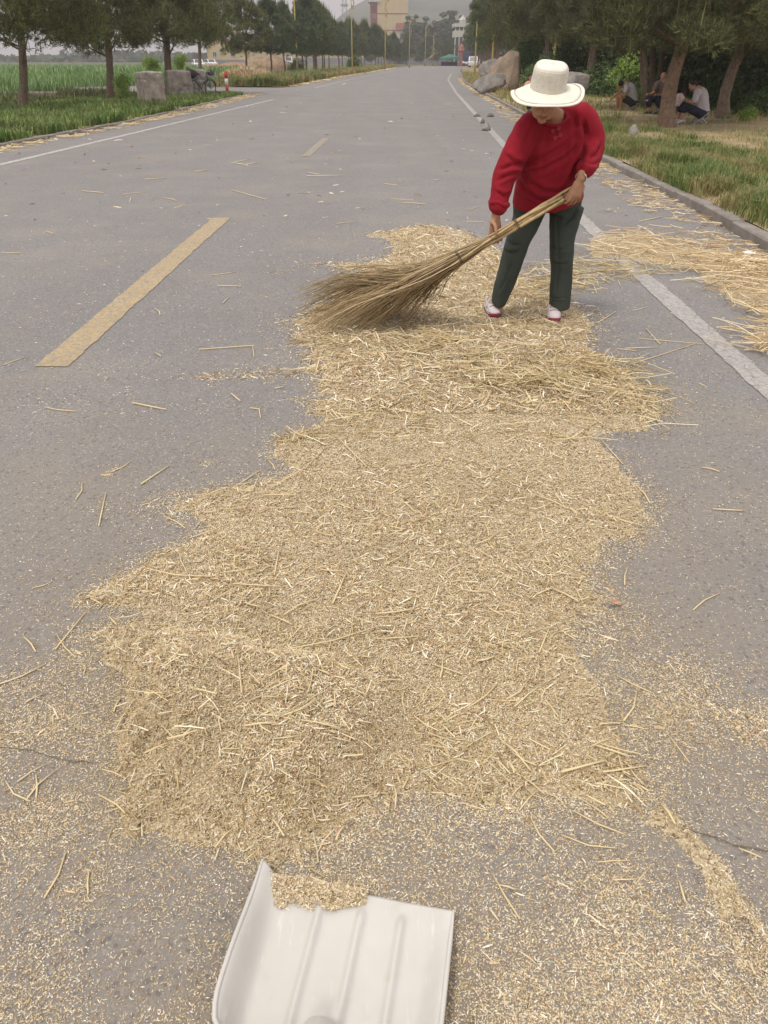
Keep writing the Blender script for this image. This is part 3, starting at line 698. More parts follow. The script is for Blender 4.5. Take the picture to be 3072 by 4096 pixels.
bush('broadleaf_tree', 1500, 20, 44, 0, (1.6, 1, 1.4), 'tallest leafy tree at the back of the grove', 'tree', g, 1, 1.5)
bush('broadleaf_tree', 1610, 130, 42, 1, (1.5, 1, 1.3), 'leafy tree at the back of the grove near the right edge', 'tree', g, 1, 2.5)
bush('bush', 1137, 128, 48, 2, (1.25, 1, 1.35), 'green leafy bush growing over the upright boulder', 'bush', rz=1)
bush('bush', 1170, 165, 40, 2, (.85, .8, .9), 'dark green bush left of the hat crown', 'bush', rz=2)
bush('bush', 1240, 118, 47, 2, (1.1, 1, .9), 'mid green bush above the flat boulder right of the hat', 'bush', rz=3)
bush('bush', 1305, 200, 38, 2, (1.0, 1, 1.1), 'grey green bush between the straight pine and the bright bush', 'bush', rz=4)
bush('bush', 1372, 175, 33, 3, (1.15, 1, 1.15), 'bright yellow green bush behind the two seated men', 'bush', rz=1)  # light yellow green is the leaf colour itself
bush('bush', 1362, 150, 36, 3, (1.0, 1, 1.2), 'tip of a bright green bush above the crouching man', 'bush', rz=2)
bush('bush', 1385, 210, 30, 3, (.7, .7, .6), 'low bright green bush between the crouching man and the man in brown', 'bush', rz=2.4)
bush('bush', 1470, 235, 26, 3, (.55, .5, .5), 'small bright plant seen between the leaning trunk and the man in the pale shirt', 'bush', rz=3)
bush('bush', 1612, 255, 22.5, 3, (.35, .35, .5), 'small bright green sapling at the foot of the right edge pine', 'bush', rz=3)
bush('bush', 1590, 235, 27, 2, (.8, .8, .7), 'dark green undergrowth bush behind the right edge pine trunk', 'bush', rz=5)
bush('bush', 1530, 240, 27.5, 2, (.8, .8, .8), 'dark undergrowth bush behind the back of the man in the pale shirt', 'bush', rz=.3)
bush('bush', 1640, 250, 24.5, 2, (.8, .8, .7), 'dark undergrowth bush at the right picture edge', 'bush', rz=.9)
# left side bushes
p = bush('bush', 330, 140, 46, 3, (.75, .7, .7), 'leafy green bush with broad leaves left behind the barriers', 'bush', rz=1)
bush('bush', 392, 135, 47, 3, (.85, .7, .75), 'leafy green bush right of the yellow pole behind the barriers', 'bush', rz=2)
bush('bush', 262, 185, 34.5, 3, (.5, .5, .85), 'tall wispy weed clump beside the second pine trunk', 'bush', rz=4)
bush('bush', 640, 148, 84, 2, (1.0, 1, .8), 'round dark green shrub in the pine row by the lamp pole', 'bush', rz=1)
bush('bush', 765, 138, 120, 2, (1.0, 1, 1.2), 'round green shrub farther along the pine row', 'bush', rz=2)
# poplars far behind
POPL = [('tall narrow hazy poplar, %s of the line behind the road end' % w_) for w_ in ('second from the left', 'third from the left', 'fourth from the left', 'fifth from the left', 'sixth from the left', 'seventh from the left', 'eighth from the left', 'seventh from the right', 'sixth from the right', 'fifth from the right', 'fourth from the right', 'third from the right', 'leftmost', 'rightmost')]
PL = [leaf_crown('crown', M['poplar'], 3.0, 3.0, 9.5, 5200, .75, 51 + k, 46, col=True) for k in range(2)]
for k, (vx, vt, Y, s_) in enumerate(((885, 28, 330, .9), (902, 22, 335, 1.0), (920, 30, 330, .95), (938, 36, 335, .85), (955, 20, 330, 1.1), (968, 12, 330, 1.15), (984, 16, 325, 1.1), (1000, 24, 320, 1.0), (1014, 30, 310, .9), (1030, 20, 300, 1.0), (1046, 22, 290, 1.0), (1060, 30, 280, 1.), (870, 45, 360, .8), (1075, 35, 270, 1.))):
    tp = P(vx, vt, Y); t = thing('poplar_tree', (tp.x, Y, 0), ORD[k] + ' tall narrow poplar, as placed in the hazy line behind the road end' if 0 else POPL[k], 'tree', 'tall poplars in a hazy line behind the road end')
    MB().tube([(0, 0, 0), (0, 0, tp.z * .7)], [.3, .12], 7).build('trunk', M['bark'], t, True)
    c = link('crown', PL[k % 2], t, (0, 0, tp.z * .56)); c.scale = (s_, s_, tp.z * .46 / 9.5); c.rotation_euler[2] = k
# hedge of woods closing the horizon left, right and beyond
n = 9000; rg = np.random.RandomState(8); X = rg.rand(n) * 900 - 450; Y = 420 + 60 * rg.rand(n) + 30 * vnoise(X, X * 0, 60, 3); Z = rg.rand(n) ** 1.2 * (5 + 6 * vnoise(X, X * 0, 25, 4)) * np.where(X < -15, .45, 1)
nr = rg.randn(n, 3); nr /= np.linalg.norm(nr, axis=1)[:, None]; V, F = leaf_quads(np.stack([X, Y, Z], 1), nr, np.full(n, 3.4), np.full(n, 3.4), rg)
tag(link('distant_woods', np_mesh('distant_woods', V, F, M['poplar'])), 'hazy band of distant woods below the hill', 'woods', kind='stuff')
# ------------------------------------------------------------ hill and far buildings
def hill():
    ridge = [(-900, 138), (300, 125), (560, 110), (700, 90), (722, 62), (760, 26), (800, 2), (850, -12), (900, -4), (960, -14), (1010, -2), (1050, 14), (1090, 24), (1150, 40), (1300, 52), (1659, 60), (2600, 90)]
    Y0 = 1250; xs = []; hs = []
    for vx, vy in ridge: p = P(vx, vy, Y0); xs.append(p.x); hs.append(max(p.z, 2))
    X = np.linspace(xs[0], xs[-1], 220); U = np.linspace(0, 1, 40)
    V = []
    for u in U:
        Y = 640 + u * 1300
        prof = math.sin(math.pi * min(1, u / .94) ** 1.0) ** .9 if u < .94 else 0
        h = np.interp(X, xs, hs) * prof * (1 + .16 * (fbm(X + 900, X * 0 + Y, 160, 9) - .5)) + 3 * (fbm(X, X * 0 + Y, 40, 10) - .5) * prof
        V.append(np.stack([X, np.full_like(X, Y), h - 1], 1))
    V = np.concatenate(V); a = (np.arange(39)[:, None] * 220 + np.arange(219)[None, :]).ravel()
    F = np.stack([a, a + 1, a + 221, a + 220], 1)
    tag(link('hill', np_mesh('hill', V, F, simple('wooded_hill', (.075, .085, .05), .95, scale=.02, amt=.4, bump=.6, bscale=.08, bdist=4), True)), kind='structure')
hill()
def facing(c, d, th=.15): return None
def block(mb, x0, x1, y0, y1, z0, z1): return mb.box(((x0 + x1) / 2, (y0 + y1) / 2, (z0 + z1) / 2), (x1 - x0, y1 - y0, z1 - z0))
def win(root, x, y, z, wd, h, frame='white_wall'):
    f = MB(); t = .09
    f.box((0, 0, h / 2 - t / 2), (wd, .12, t)); f.box((0, 0, -h / 2 + t / 2), (wd, .12, t))
    f.box((-wd / 2 + t / 2, 0, 0), (t, .12, h - 2 * t)); f.box((wd / 2 - t / 2, 0, 0), (t, .12, h - 2 * t)); f.box((0, .005, 0), (t * .7, .1, h - 2 * t))
    o = f.build('window', M[frame], root, loc=(x, y, z)); MB().box((0, .03, 0), (wd - 2 * t, .04, h - 2 * t)).build('pane', M['glass'], o)
# long low yellow building
Y = 300.; xa, xb = P(478, 130, Y).x, P(985, 130, Y).x; zt = P(700, 107, Y).z
t = thing('long_building', ((xa + xb) / 2, Y, 0), 'long low yellow building with a grey base seen between the pine trunks', 'building'); hw = (xb - xa) / 2
block(MB(), -hw, hw, 0, 8, 1.75, zt).build('wall', M['yellow_wall'], t); block(MB(), -hw - .05, hw + .05, -.06, 8.1, -.2, 1.75).build('base', M['grey_wall'], t)
block(MB(), -hw - .3, hw + .3, -.4, 8.4, zt, zt + .25).build('roof', M['roof_grey'], t)
for k in range(9): win(t, -hw + 4 + k * (2 * hw - 8) / 8, -.0, 2.6, 1.3, 1.1)
# gabled yellow house
Y = 215.; c0 = P(490, 130, Y); hw = 4.6; zt = P(490, 98, Y).z
t = thing('yellow_house', (c0.x, Y, 0), 'yellow gabled house with red roof and an air conditioner behind the left pines', 'building')
block(MB(), -hw, hw, 0, 7, 1.3, zt - .3).build('wall', M['yellow_wall'], t); block(MB(), -hw - .05, hw + .05, -.05, 7.05, -.2, 1.3).build('base', M['grey_wall'], t)
g_ = MB(); g_.extr([(-hw, 0), (hw, 0), (-hw * .55, 1.9)], Matrix(((1, 0, 0), (0, 0, 1), (0, 1, 0))), 6.9); g_.build('gable', M['yellow_wall'], t, off=(0, 0, -(zt - .3)))
r_ = MB(); a = Vector((-hw - .5, 0, zt - .55)); b = Vector((-hw * .55, 0, zt + 1.75)); c_ = Vector((hw + .5, 0, zt - .5))
for p_, q_ in ((a, b), (b, c_)):
    r_.add([(p_.x, -.5, p_.z), (q_.x, -.5, q_.z), (q_.x, 7.5, q_.z), (p_.x, 7.5, p_.z), (p_.x, -.5, p_.z + .18), (q_.x, -.5, q_.z + .18), (q_.x, 7.5, q_.z + .18), (p_.x, 7.5, p_.z + .18)], [(0, 3, 2, 1), (4, 5, 6, 7), (0, 1, 5, 4), (1, 2, 6, 5), (2, 3, 7, 6), (3, 0, 4, 7)])
r_.build('roof', M['roof_red'], t)
MB().box((-1.2, -.2, 3.0), (.8, .3, .6)).build('air_conditioner', M['white_wall'], t); win(t, 1.6, -.02, 2.4, 1.2, 1.1); win(t, -2.8, -.02, 2.4, 1.0, 1.1)
# pale block peeping above it
c0 = P(478, 80, 300); t = thing('pale_building', (c0.x, 300, 0), 'pale building with red upper wall peeping over the yellow house roof', 'building')
z1 = P(478, 62, 300).z; block(MB(), -4.5, 5, 0, 6, 0, z1 - 1.6).build('wall', M['white_wall'], t); block(MB(), -4.4, 4.9, .1, 5.9, z1 - 1.6, z1).build('upper_wall', M['roof_red'], t)
for k in range(4): win(t, -3.3 + k * 2.3, -.02, z1 - 2.9, 1.3, 1.3)
# tall building
Y = 380.; xl, xm, xr = P(800, 60, Y).x, P(815, 60, Y).x, P(881, 60, Y).x; zt = P(840, -9, Y).z; zl = P(800, 4, Y).z
t = thing('tall_building', (xm, Y, 0), 'tall plain yellow building with a dark red column front rising behind the pines', 'building')
block(MB(), 0, xr - xm, 0, 16, 0, zt).build('wall', M['yellow_wall'], t)
block(MB(), xl - xm, -.01, 1, 15, 0, zl).build('red_front', M['red_wall'], t)
block(MB(), xl - xm - .8, 1.2, -.6, 15.5, zl, zl + .7).build('cornice', M['white_wall'], t)
for zz in (P(840, 30, Y).z, P(840, 66, Y).z): block(MB(), -.02, xr - xm + .05, -.12, 0, zz, zz + .25).build('band', M['red_wall'], t)
for k in range(3):
    xx = xl - xm + .55 + k * 1.05; block(MB(), xx - .2, xx + .2, .6, 1, 0, zl).build('column', M['red_wall'], t)
    for q in range(5): win(t, xx + .5, .95, 4 + q * 4.3, .55, 1.4)
# red roofed and grey roofed halls
Y = 350.; xl, xr = P(858, 70, Y).x, P(905, 70, Y).x; zb, zt = P(880, 66, Y).z, P(880, 50, Y).z
t = thing('red_roofed_hall', (xl, Y, 0), 'hall with a faded red sloping roof right of the tall yellow building', 'building')
block(MB(), 0, xr - xl + 1, 0, 10, 0, zb).build('wall', M['white_wall'], t)
MB().add([(-.5, -.5, zt), (xr - xl, -.5, zt + .3), (xr - xl + 4, -.5, zb + 1.2), (-.5, -.5, zb), (-.5, 10, zt), (xr - xl, 10, zt + .3), (xr - xl + 4, 10, zb + 1.2), (-.5, 10, zb)], [(3, 2, 1, 0), (4, 5, 6, 7), (0, 1, 5, 4), (1, 2, 6, 5), (2, 3, 7, 6), (3, 0, 4, 7)]).build('roof', M['roof_red'], t)
for k in range(3): win(t, 1.8 + 2.8 * k, -.02, zb - 2, 1.6, 2.2)
Y = 345.; xl, xr = P(900, 70, Y).x, P(948, 70, Y).x; zt = P(930, 50, Y).z
t = thing('grey_hall', (xl, Y, 0), 'grey hall with a gently arched roof left of the poplars', 'building')
block(MB(), 0, xr - xl, 0, 9, 0, zt - 1.5).build('wall', simple('grey_plaster', (.30, .29, .29), .9, scale=1, amt=.1), t)
L_ = xr - xl; prof = [(L_ * k / 8, math.sin(math.pi * k / 8) * 1.3 + .4 * k / 8) for k in range(9)]
MB().extr([(x, z) for x, z in prof] + [(L_, -.15), (0, -.15)], Matrix(((1, 0, 0), (0, 0, 1), (0, 1, 0))), 9.6).build('roof', M['roof_grey'], t, off=(0, .3, -(zt - 1.45)))
# white corner building with colonnade
Y = 262.; xl, xr = P(982, 80, Y).x, P(1018, 80, Y).x; z0, z1, z2, z3 = 0, P(990, 80, Y).z, P(990, 71, Y).z, P(990, 50, Y).z
t = thing('white_building', (xl, Y, 0), 'white building with tall corner columns and dark glass right of the road end', 'building')
block(MB(), .3, xr - xl, .6, 9, 0, z3 - .8).build('glass_front', M['glass'], t)
block(MB(), -.2, xr - xl + .2, -.2, 9.4, z3 - .9, z3).build('roof_slab', M['white_wall'], t); block(MB(), 0, xr - xl, 0, 9.2, z1, z2 + .6).build('floor_band', M['white_wall'], t)
for k in range(5): block(MB(), .05 + k * 1.15, .35 + k * 1.15, .05, .4, 0, z3 - .9).build('column', M['white_wall'], t)
# castle like house
Y = 310.; xl = P(994, 50, Y).x; t = thing('turreted_house', (xl, Y, 0), 'pale house with small pointed turrets and a red roof above the right pines', 'building')
zb = P(1000, 52, Y).z; block(MB(), 0, 18, 0, 8, 0, zb + .6).build('wall', M['white_wall'], t)
for vx, vt, hw, m in ((1001, 38, 1.2, 'white_wall'), (1015, 39, 1.3, 'roof_red'), (1036, 37, .9, 'white_wall'), (1046, 39, .9, 'white_wall')):
    px = P(vx, vt, Y).x - xl; zt = P(vx, vt, Y).z; q = MB(); q.box((px, 2, (zb + zt) / 2 - .6), (hw * 1.8, 2.5, zt - zb)); q.lathe([(hw * 1.3, 0), (hw * .5, .8), (.02, 1.5)], (px, 2, zt - .6), 4); q.build('turret', M[m], t)
# radio mast on the hill
Y = 600.; b = P(745, 60, Y); tp = P(745, -12, Y); t = thing('radio_mast', (b.x, Y, b.z - 14), 'lattice radio mast with platform rings standing on the hill flank', 'mast')
h = tp.z - b.z + 14; q = MB()
for sx, sy in ((-1, -1), (1, -1), (1, 1), (-1, 1)): q.tube([(sx * 2.2, sy * 2.2, 0), (sx * 1.1, sy * 1.1, h)], .16, 5)
for k in range(7):
    z = h * k / 7; w_ = 2.2 - 1.1 * k / 7; w2 = 2.2 - 1.1 * (k + 1) / 7; zz = h * (k + 1) / 7
    q.tube([(-w_, -w_, z), (w2, -w2, zz)], .09, 4); q.tube([(w_, -w_, z), (-w2, -w2, zz)], .09, 4); q.tube([(-w_, -w_, z), (w_, -w_, z)], .09, 4)
q.build('lattice', M['metal_grey'], t)
for z in (h * .80, h * .93): MB().lathe([(2.3, 0), (2.5, .3), (2.5, 1.2), (2.3, 1.3)], (0, 0, z), 14).build('platform', M['metal_grey'], t)
# ------------------------------------------------------------ lamp posts
def lamp(vx, Y, h, side, label, vy=140, bare=False, r=.07, sc=1.):
    b = P(vx, vy, Y); t = thing('street_lamp', (b.x, Y, .05), label, 'street lamp', 'ornate yellow street lamps along the road')
    q = MB(); q.tube([(0, 0, -.1), (0, 0, .9), (0, 0, 1.0), (0, 0, h)], [r * 1.35, r * 1.3, r, r * .62], 12); q.build('pole', M['lamp_gold'], t, True)
    if bare: MB().lathe([(r, 0), (r * 1.6, .05), (r * 1.6, .22), (r, .27)], (0, 0, h), 12).build('cap', M['metal_grey'], t); return
    s = side * sc; z = h - 2.1 * sc; pts = [(0, 0, z), (.28 * s, 0, z + .18), (.30 * s, 0, z + .55), (.08 * s, 0, z + .85), (.06 * s, 0, z + 1.3), (.35 * s, 0, z + 1.85), (1.2 * s, 0, z + 2.3), (2.3 * s, 0, z + 2.75)]
    MB().tube(pts, [.05, .055, .055, .055, .055, .055, .045, .04], 7, sub=5).build('arm', M['lamp_gold'], t, True)
    sp = [(.25 * s + .22 * s * (1 - k / 14) * math.cos(k * .62), 0, z + 2.05 + .26 * (1 - k / 14) * math.sin(k * .62)) for k in range(14)]
    MB().tube(sp, .035, 6, sub=2).build('scroll', M['lamp_gold'], t, True)
    sp = [(.2 * s + .2 * s * (1 - k / 14) * math.cos(2 + k * .62), 0, z - .05 + .24 * (1 - k / 14) * math.sin(2 + k * .62)) for k in range(14)]
    MB().tube(sp, .035, 6, sub=2).build('scroll', M['lamp_gold'], t, True)
    MB().box((2.55 * s, 0, z + 2.82), (.75 * sc, .28, .13), bev=.04).build('lamp_head', M['metal_grey'], t)
lamp(365, 46.5, 7.5, 1, 'thick yellow lamp pole rising directly behind the concrete barriers', r=.13)
lamp(642, 82, 8.2, 1, 'yellow lamp pole in front of the left pine row, nearest of that row')
lamp(761, 112, 9.0, 1, 'yellow lamp post with scrolled bracket left of the tall building')
lamp(832, 142, 9.3, 1, 'yellow lamp post with a long raised arm in front of the tall yellow building')
lamp(884, 172, 7.7, 1, 'yellow lamp post whose arm overlaps the red roofed hall')
lamp(918, 205, 8.0, 1, 'slim distant yellow lamp post near the grey hall')
lamp(935, 230, 7.0, 1, 'most distant yellow lamp post on the left of the road')
lamp(1026, 92, 8.8, -1, 'slender yellow lamp post right of the road with scrolled disc bracket')
lamp(1063, 70, 6.0, -1, 'yellow post with a flat cap beside the dark rock on the right verge', bare=True, r=.085)
lamp(1195, 56, 6.5, -1, 'yellow lamp pole mostly hidden behind the straw hat')
# ------------------------------------------------------------ vehicles
def vehicle(loc, rz, kind, mat, label, cat):
    t = thing({'van': 'parked_van', 'car': 'parked_car', 'truck': 'parked_truck'}[kind], loc, label, cat, rz=rz)
    L, W = (4.3, 1.7) if kind != 'truck' else (6.5, 2.3)
    MX = Matrix(((1, 0, 0), (0, 0, 1), (0, 1, 0)))
    if kind == 'van': prof = [(-2.1, .35), (2.1, .35), (2.15, .9), (1.9, 1.05), (1.45, 1.85), (-2.0, 1.9), (-2.12, 1.2)]
    elif kind == 'car': prof = [(-2.1, .32), (2.1, .32), (2.12, .72), (1.2, .92), (-1.7, .98), (-2.1, .9)]
    else: prof = [(-3.2, .6), (1.4, .6), (1.4, 1.0), (-3.2, 1.0)]
    b = MB(); b.extr(prof, MX, W); b.build('body', M[mat] if kind != 'truck' else M['black'], t, off=(0, W / 2, 0))
    if kind == 'car':
        c = MB(); c.extr([(1.15, .9), (.45, 1.42), (-1.0, 1.42), (-1.65, .95)], MX, W - .25); c.build('cabin', M[mat], t, off=(0, (W - .25) / 2, 0))
        for s in (-1, 1): MB().extr([(.95, .95), (.4, 1.34), (-.95, 1.34), (-1.4, .97)], MX, .03).build('side_window', M['glass'], t, off=(0, .015 - s * (W / 2 - .115), 0))
        q = MB(); q.add([(1.17, -.62, .93), (1.17, .62, .93), (.5, .55, 1.39), (.5, -.55, 1.39)], [(0, 1, 2, 3)]); q.build('windscreen', M['glass'], t)
        q = MB(); q.add([(-1.68, .6, .98), (-1.68, -.6, .98), (-1.04, -.55, 1.38), (-1.04, .55, 1.38)], [(0, 1, 2, 3)]); q.build('rear_window', M['glass'], t)
    elif kind == 'van':
        for s in (-1, 1): MB().extr([(1.62, 1.12), (1.36, 1.68), (-1.8, 1.7), (-1.8, 1.15)], MX, .03).build('side_window', M['glass'], t, off=(0, .015 - s * (W / 2 + .005), 0))
        q = MB(); q.add([(1.90, -.72, 1.1), (1.90, .72, 1.1), (1.50, .68, 1.8), (1.50, -.68, 1.8)], [(0, 1, 2, 3)]); q.build('windscreen', M['glass'], t)
    else:
        MB().box((-1., 0, 2.1), (4.2, 2.3, 2.2), bev=.06).build('cargo_box', M[mat], t); MB().box((2.3, 0, 1.75), (1.8, 2.2, 2.3), bev=.12, taper=.06).build('cab', M[mat], t)
        MB().box((3.17, 0, 2.15), (.06, 1.8, .8)).build('windscreen', M['glass'], t); MB().box((3.2, 0, .75), (.15, 2.1, .3)).build('bumper', M['white'], t)
    for x in ((-1.35, 1.4) if kind != 'truck' else (-2, 2.3)):
        for s in (-1, 1):
            r = .31 if kind != 'truck' else .48
            wh = MB().tube([(x, s * (W / 2 - .2), r), (x, s * (W / 2 + .01), r)], r, 16).build('wheel', M['black'], t); MB().tube([(x, s * (W / 2 - .1), r), (x, s * (W / 2 + .02), r)], r * .55, 12).build('rim', M['metal_grey'], wh)
    xf = {'van': 2.13, 'car': 2.11, 'truck': 3.22}[kind]
    for s in (-1, 1):
        MB().box((xf, s * (W / 2 - .28), .72 if kind != 'truck' else 1.0), (.06, .32, .16), bev=.02).build('headlight', M['white'], t)
        if kind != 'truck': MB().box((-2.1, s * (W / 2 - .15), .8), (.06, .16, .2), bev=.02).build('tail_light', M['red_white'], t)
    MB().box((xf + .02, 0, .5), (.03, .45, .14)).build('number_plate', M['white'], t)
def at(vx, Y, z=0): p = P(vx, 140, Y); return (p.x, Y, z)
vehicle(at(428, 150), -1.25, 'car', 'white_car', 'white car facing the camera at the left field edge below the pines', 'car')
vehicle(at(455, 175), -1.1, 'car', 'white_car', 'second pale car parked beside the red earth, right of the white car', 'car')
vehicle(at(622, 215), -1.35, 'van', 'white_car', 'white van parked before the long yellow building between pine trunks', 'van')
vehicle(at(1023, 175), -1.75, 'van', 'white_car', 'white van standing behind the lamp post at the right road end', 'van')
vehicle(at(1006, 215), -1.6, 'truck', 'blue', 'dark blue truck with white bumper parked at the road end', 'truck')
# pagoda gate pillar
b = P(995, 142, 205); t = thing('gate_pillar', (b.x, 205, 0), 'red gate pillar with a small tiled roof at the road end beside the truck', 'pillar')
zt = P(995, 96, 205).z; MB().box((0, 0, zt * .36), (.7, .7, zt * .72)).build('pillar', simple('faded_red_paint', (.30, .12, .12), .8, scale=2, amt=.25), t); MB().lathe([(.8, 0), (.6, .4), (.5, .9), (.1, 1.3)], (0, 0, zt * .72), 4).build('tiled_roof', M['roof_red'], t)
b = P(970, 138, 215); t = thing('market_stall', (b.x, 215, 0), 'low stall under a green tarpaulin at the left of the road end', 'stall')
q = MB(); q.add([(-2.4, -1.4, 1.7), (2.4, -1.4, 1.9), (2.2, 1.4, 1.8), (-2.2, 1.4, 1.7), (0, 0, 2.5), (-2.4, -1.45, 1.3), (2.4, -1.45, 1.4)], [(0, 1, 4), (1, 2, 4), (2, 3, 4), (3, 0, 4), (0, 5, 6, 1)]); q.build('tarpaulin', M['tarp_dark'], t)
for sx in (-1, 1):
    for sy in (-1, 1): MB().tube([(sx * 2.1, sy * 1.3, 0), (sx * 2.1, sy * 1.3, 1.72)], .04, 6).build('pole', M['metal_grey'], t)
MB().box((0, 0, .45), (3.8, 1.8, .9), bev=.05).build('table', M['dark_cloth'], t)
# ------------------------------------------------------------ earth heaps, boulders
def lump(name, c, r, seed, mat, label, cat, rot=(0, 0, 0), amp=.25, fr=1.6, flat=None, n=40, group=None):
    from mathutils import noise
    mb = MB(); mb.ball((0, 0, 0), 1, n); me = mb.mesh(name, M[mat], True); R_ = Matrix.Rotation(rot[2], 3, 'Z') @ Matrix.Rotation(rot[1], 3, 'Y') @ Matrix.Rotation(rot[0], 3, 'X')
    for v in me.vertices:
        p = v.co.copy(); d = noise.noise(p * fr + Vector((seed * 7.3, 0, 0))) + .5 * noise.noise(p * fr * 2.3 + Vector((0, seed * 3.1, 0))) + .22 * noise.noise(p * fr * 6 + Vector((0, 0, seed)))
        p *= 1 + amp * d
        if flat:
            for nx, ny, nz, k in flat:
                nn = Vector((nx, ny, nz)).normalized(); e = p.dot(nn) - k
                if e > 0: p -= nn * e * .92
        v.co = R_ @ Vector((p.x * r[0], p.y * r[1], p.z * r[2]))
    o = link(name, me, loc=c); return tag(o, label, cat, group)
FL = [(1, -.5, .2, .62), (-.8, -.6, .3, .6), (.2, .3, 1, .72), (0, -1, .1, .7)]
def rock(vx, vc, Y, r, seed, mat, label, rot=(0, 0, 0), cat='boulder', **k):
    p = P(vx, vc, Y); return lump('boulder', (p.x, Y, p.z), r, seed, mat, label, cat, rot, **k)
rock(1104, 160, 44, (.62, .5, 1.10), 1, 'rock', 'tall upright tan boulder with rounded top under the green bush', (0, .06, .3), flat=FL, amp=.2)
rock(1068, 164, 45, (.34, .4, 1.0), 2, 'rock', 'leaning slab of tan rock against the left side of the tall boulder', (0, .45, 0), flat=FL, amp=.2)
rock(1060, 178, 42, (.85, .55, .40), 3, 'rock_grey', 'low grey slab rock lying in front of the tall boulder', (0, -.28, 0), flat=FL, amp=.25)
rock(1058, 152, 54, (.55, .6, .65), 4, 'rock_grey', 'dark grey rock behind the yellow post', (0, 0, 1), flat=FL)
rock(1244, 182, 38, (.75, .6, .80), 5, 'rock_grey', 'flat-topped pale boulder visible right of the straw hat', (0, .05, .6), flat=[(0, -.1, 1, .5), (1, -.4, 0, .7), (0, -1, 0, .7)])
lump('dirt_mound', at(575, 98), (3.4, 2.2, 1.7), 6, 'dirt', 'brown mound of earth beyond the side road', 'mound', fr=1.2)
lump('dirt_mound', at(515, 125), (5.5, 3, 1.1), 7, 'dirt_red', 'low reddish mound of earth below the yellow house', 'mound', fr=1.2)
lump('dirt_mound', at(457, 120), (3, 2, .8), 9, 'dirt_red', 'small reddish earth heap next to the pale car', 'mound', fr=1.2)
p = P(535, 178, 62); lump('brush_heap', (p.x, 62, .0), (1.9, 1.2, .75), 8, 'dirt', 'heap of dry brush on the corner of the side road', 'heap', amp=.35)
n = 1500; a = R.rand(n) * 6.28; rr2 = R.rand(n) ** .5
tag(link('dry_brush', blades('dry_brush', p.x + np.cos(a) * rr2 * 2.1, 62 + np.sin(a) * rr2 * 1.4, .55 * (1 - rr2 ** 2) + 0 * a, .35 + .3 * R.rand(n), .03 + .02 * R.rand(n), M['straw_orange'], 1.6, 9)), 'dry stalks covering the brush heap', 'brush', kind='stuff')
# stones on the road
for vx, vb, s_, lab, m in ((1050, 282, (.13, .10, .12), 'nearest and largest grey pointed stone on the white edge line', 'rock_grey'), (1043, 267, (.075, .07, .075), 'small brown stone on the white edge line behind the pointed one', 'stone'),
                        (1031, 252, (.12, .09, .05), 'flat dark stone on the white edge line, farthest of the four', 'stone'), (1060, 252, (.12, .08, .06), 'flat dark stone on the asphalt right of the white edge line', 'stone'), (1081, 235, (.07, .05, .05), 'tiny dark stone near the right kerb', 'stone')):
    p = G(vx, vb); lump('road_stone', (p.x, p.y, s_[2] * .6), s_, vb, m, lab, 'stone', flat=[(0, 0, -1, .55), (1, -.3, .6, .55), (-.8, -.2, .5, .6)], n=16, group='stones on the road by the edge line')
p = G(495, 232); 
for vx, vy, Y, s_, lab in ((495 / 1.0, 236, None, .1, ''),): pass
p = P(2530 / K, 320, 14.2); lump('verge_stone', (P(1368, 288, 18).x, 18, .16), (.10, .08, .15), 31, 'rock_grey', 'small pale pointed stone standing in the right verge grass', 'stone', n=16)
p = G(325, 234, .1); lump('verge_stone', (G(178, 236, .1).x, G(178, 236, .1).y, .14), (.14, .10, .10), 33, 'rock', 'small tan stone in the left verge grass below the second pine', 'stone', n=16)
# low concrete channel wall at the field edge
t = MB(); t.box((-26, 36.2, .12), (25, .35, .42), bev=.02); tag(t.build('channel_wall', M['concrete']), 'low concrete channel wall between the left weeds and the maize field', 'wall')
# ------------------------------------------------------------ concrete barriers
def barrier(vx0, vx1, vb, Y, h, label, rz, seed, dp=.75, wf=1.):
    a, b = P(vx0, vb, Y), P(vx1, vb, Y); wd = (b.x - a.x) * wf; t = thing('concrete_barrier', ((a.x + b.x) / 2, Y + dp / 2, .02), label, 'barrier', 'concrete barriers on the left verge', rz)
    def disp(co, no):
        d = (fbm(co[:, 0] * 1 + 9, co[:, 2] + co[:, 1], .28, seed, 4) - .5) * .028 + sstep(.72, .9, vnoise(co[:, 0] * 3 + seed, co[:, 2] * 3, .5, seed + 2)) * -.03
        return no * d[:, None]
    q = MB(); q.box((0, 0, h / 2), (wd, dp, h), bev=.035, taper=.045); 
    q.ball((0, 0, h - .03), (wd * .42, dp * .4, .06), 20)
    me = remesh(q, 'block', M['concrete'], .02, 1, disp=disp); link('block', me, t)
    return t
barrier(291, 352, 218, 32.0, 1.07, 'left grey concrete barrier with bowed top and rough dark left side', .64, 3, .92, .74)
barrier(355, 416, 207, 36.5, 1.06, 'middle square concrete barrier with a smooth tan face', .46, 5, .6, .86)
barrier(412, 446, 205, 40.0, 1.06, 'third concrete barrier, mostly hidden behind the leaning bicycle', .46, 7, .6, .86)
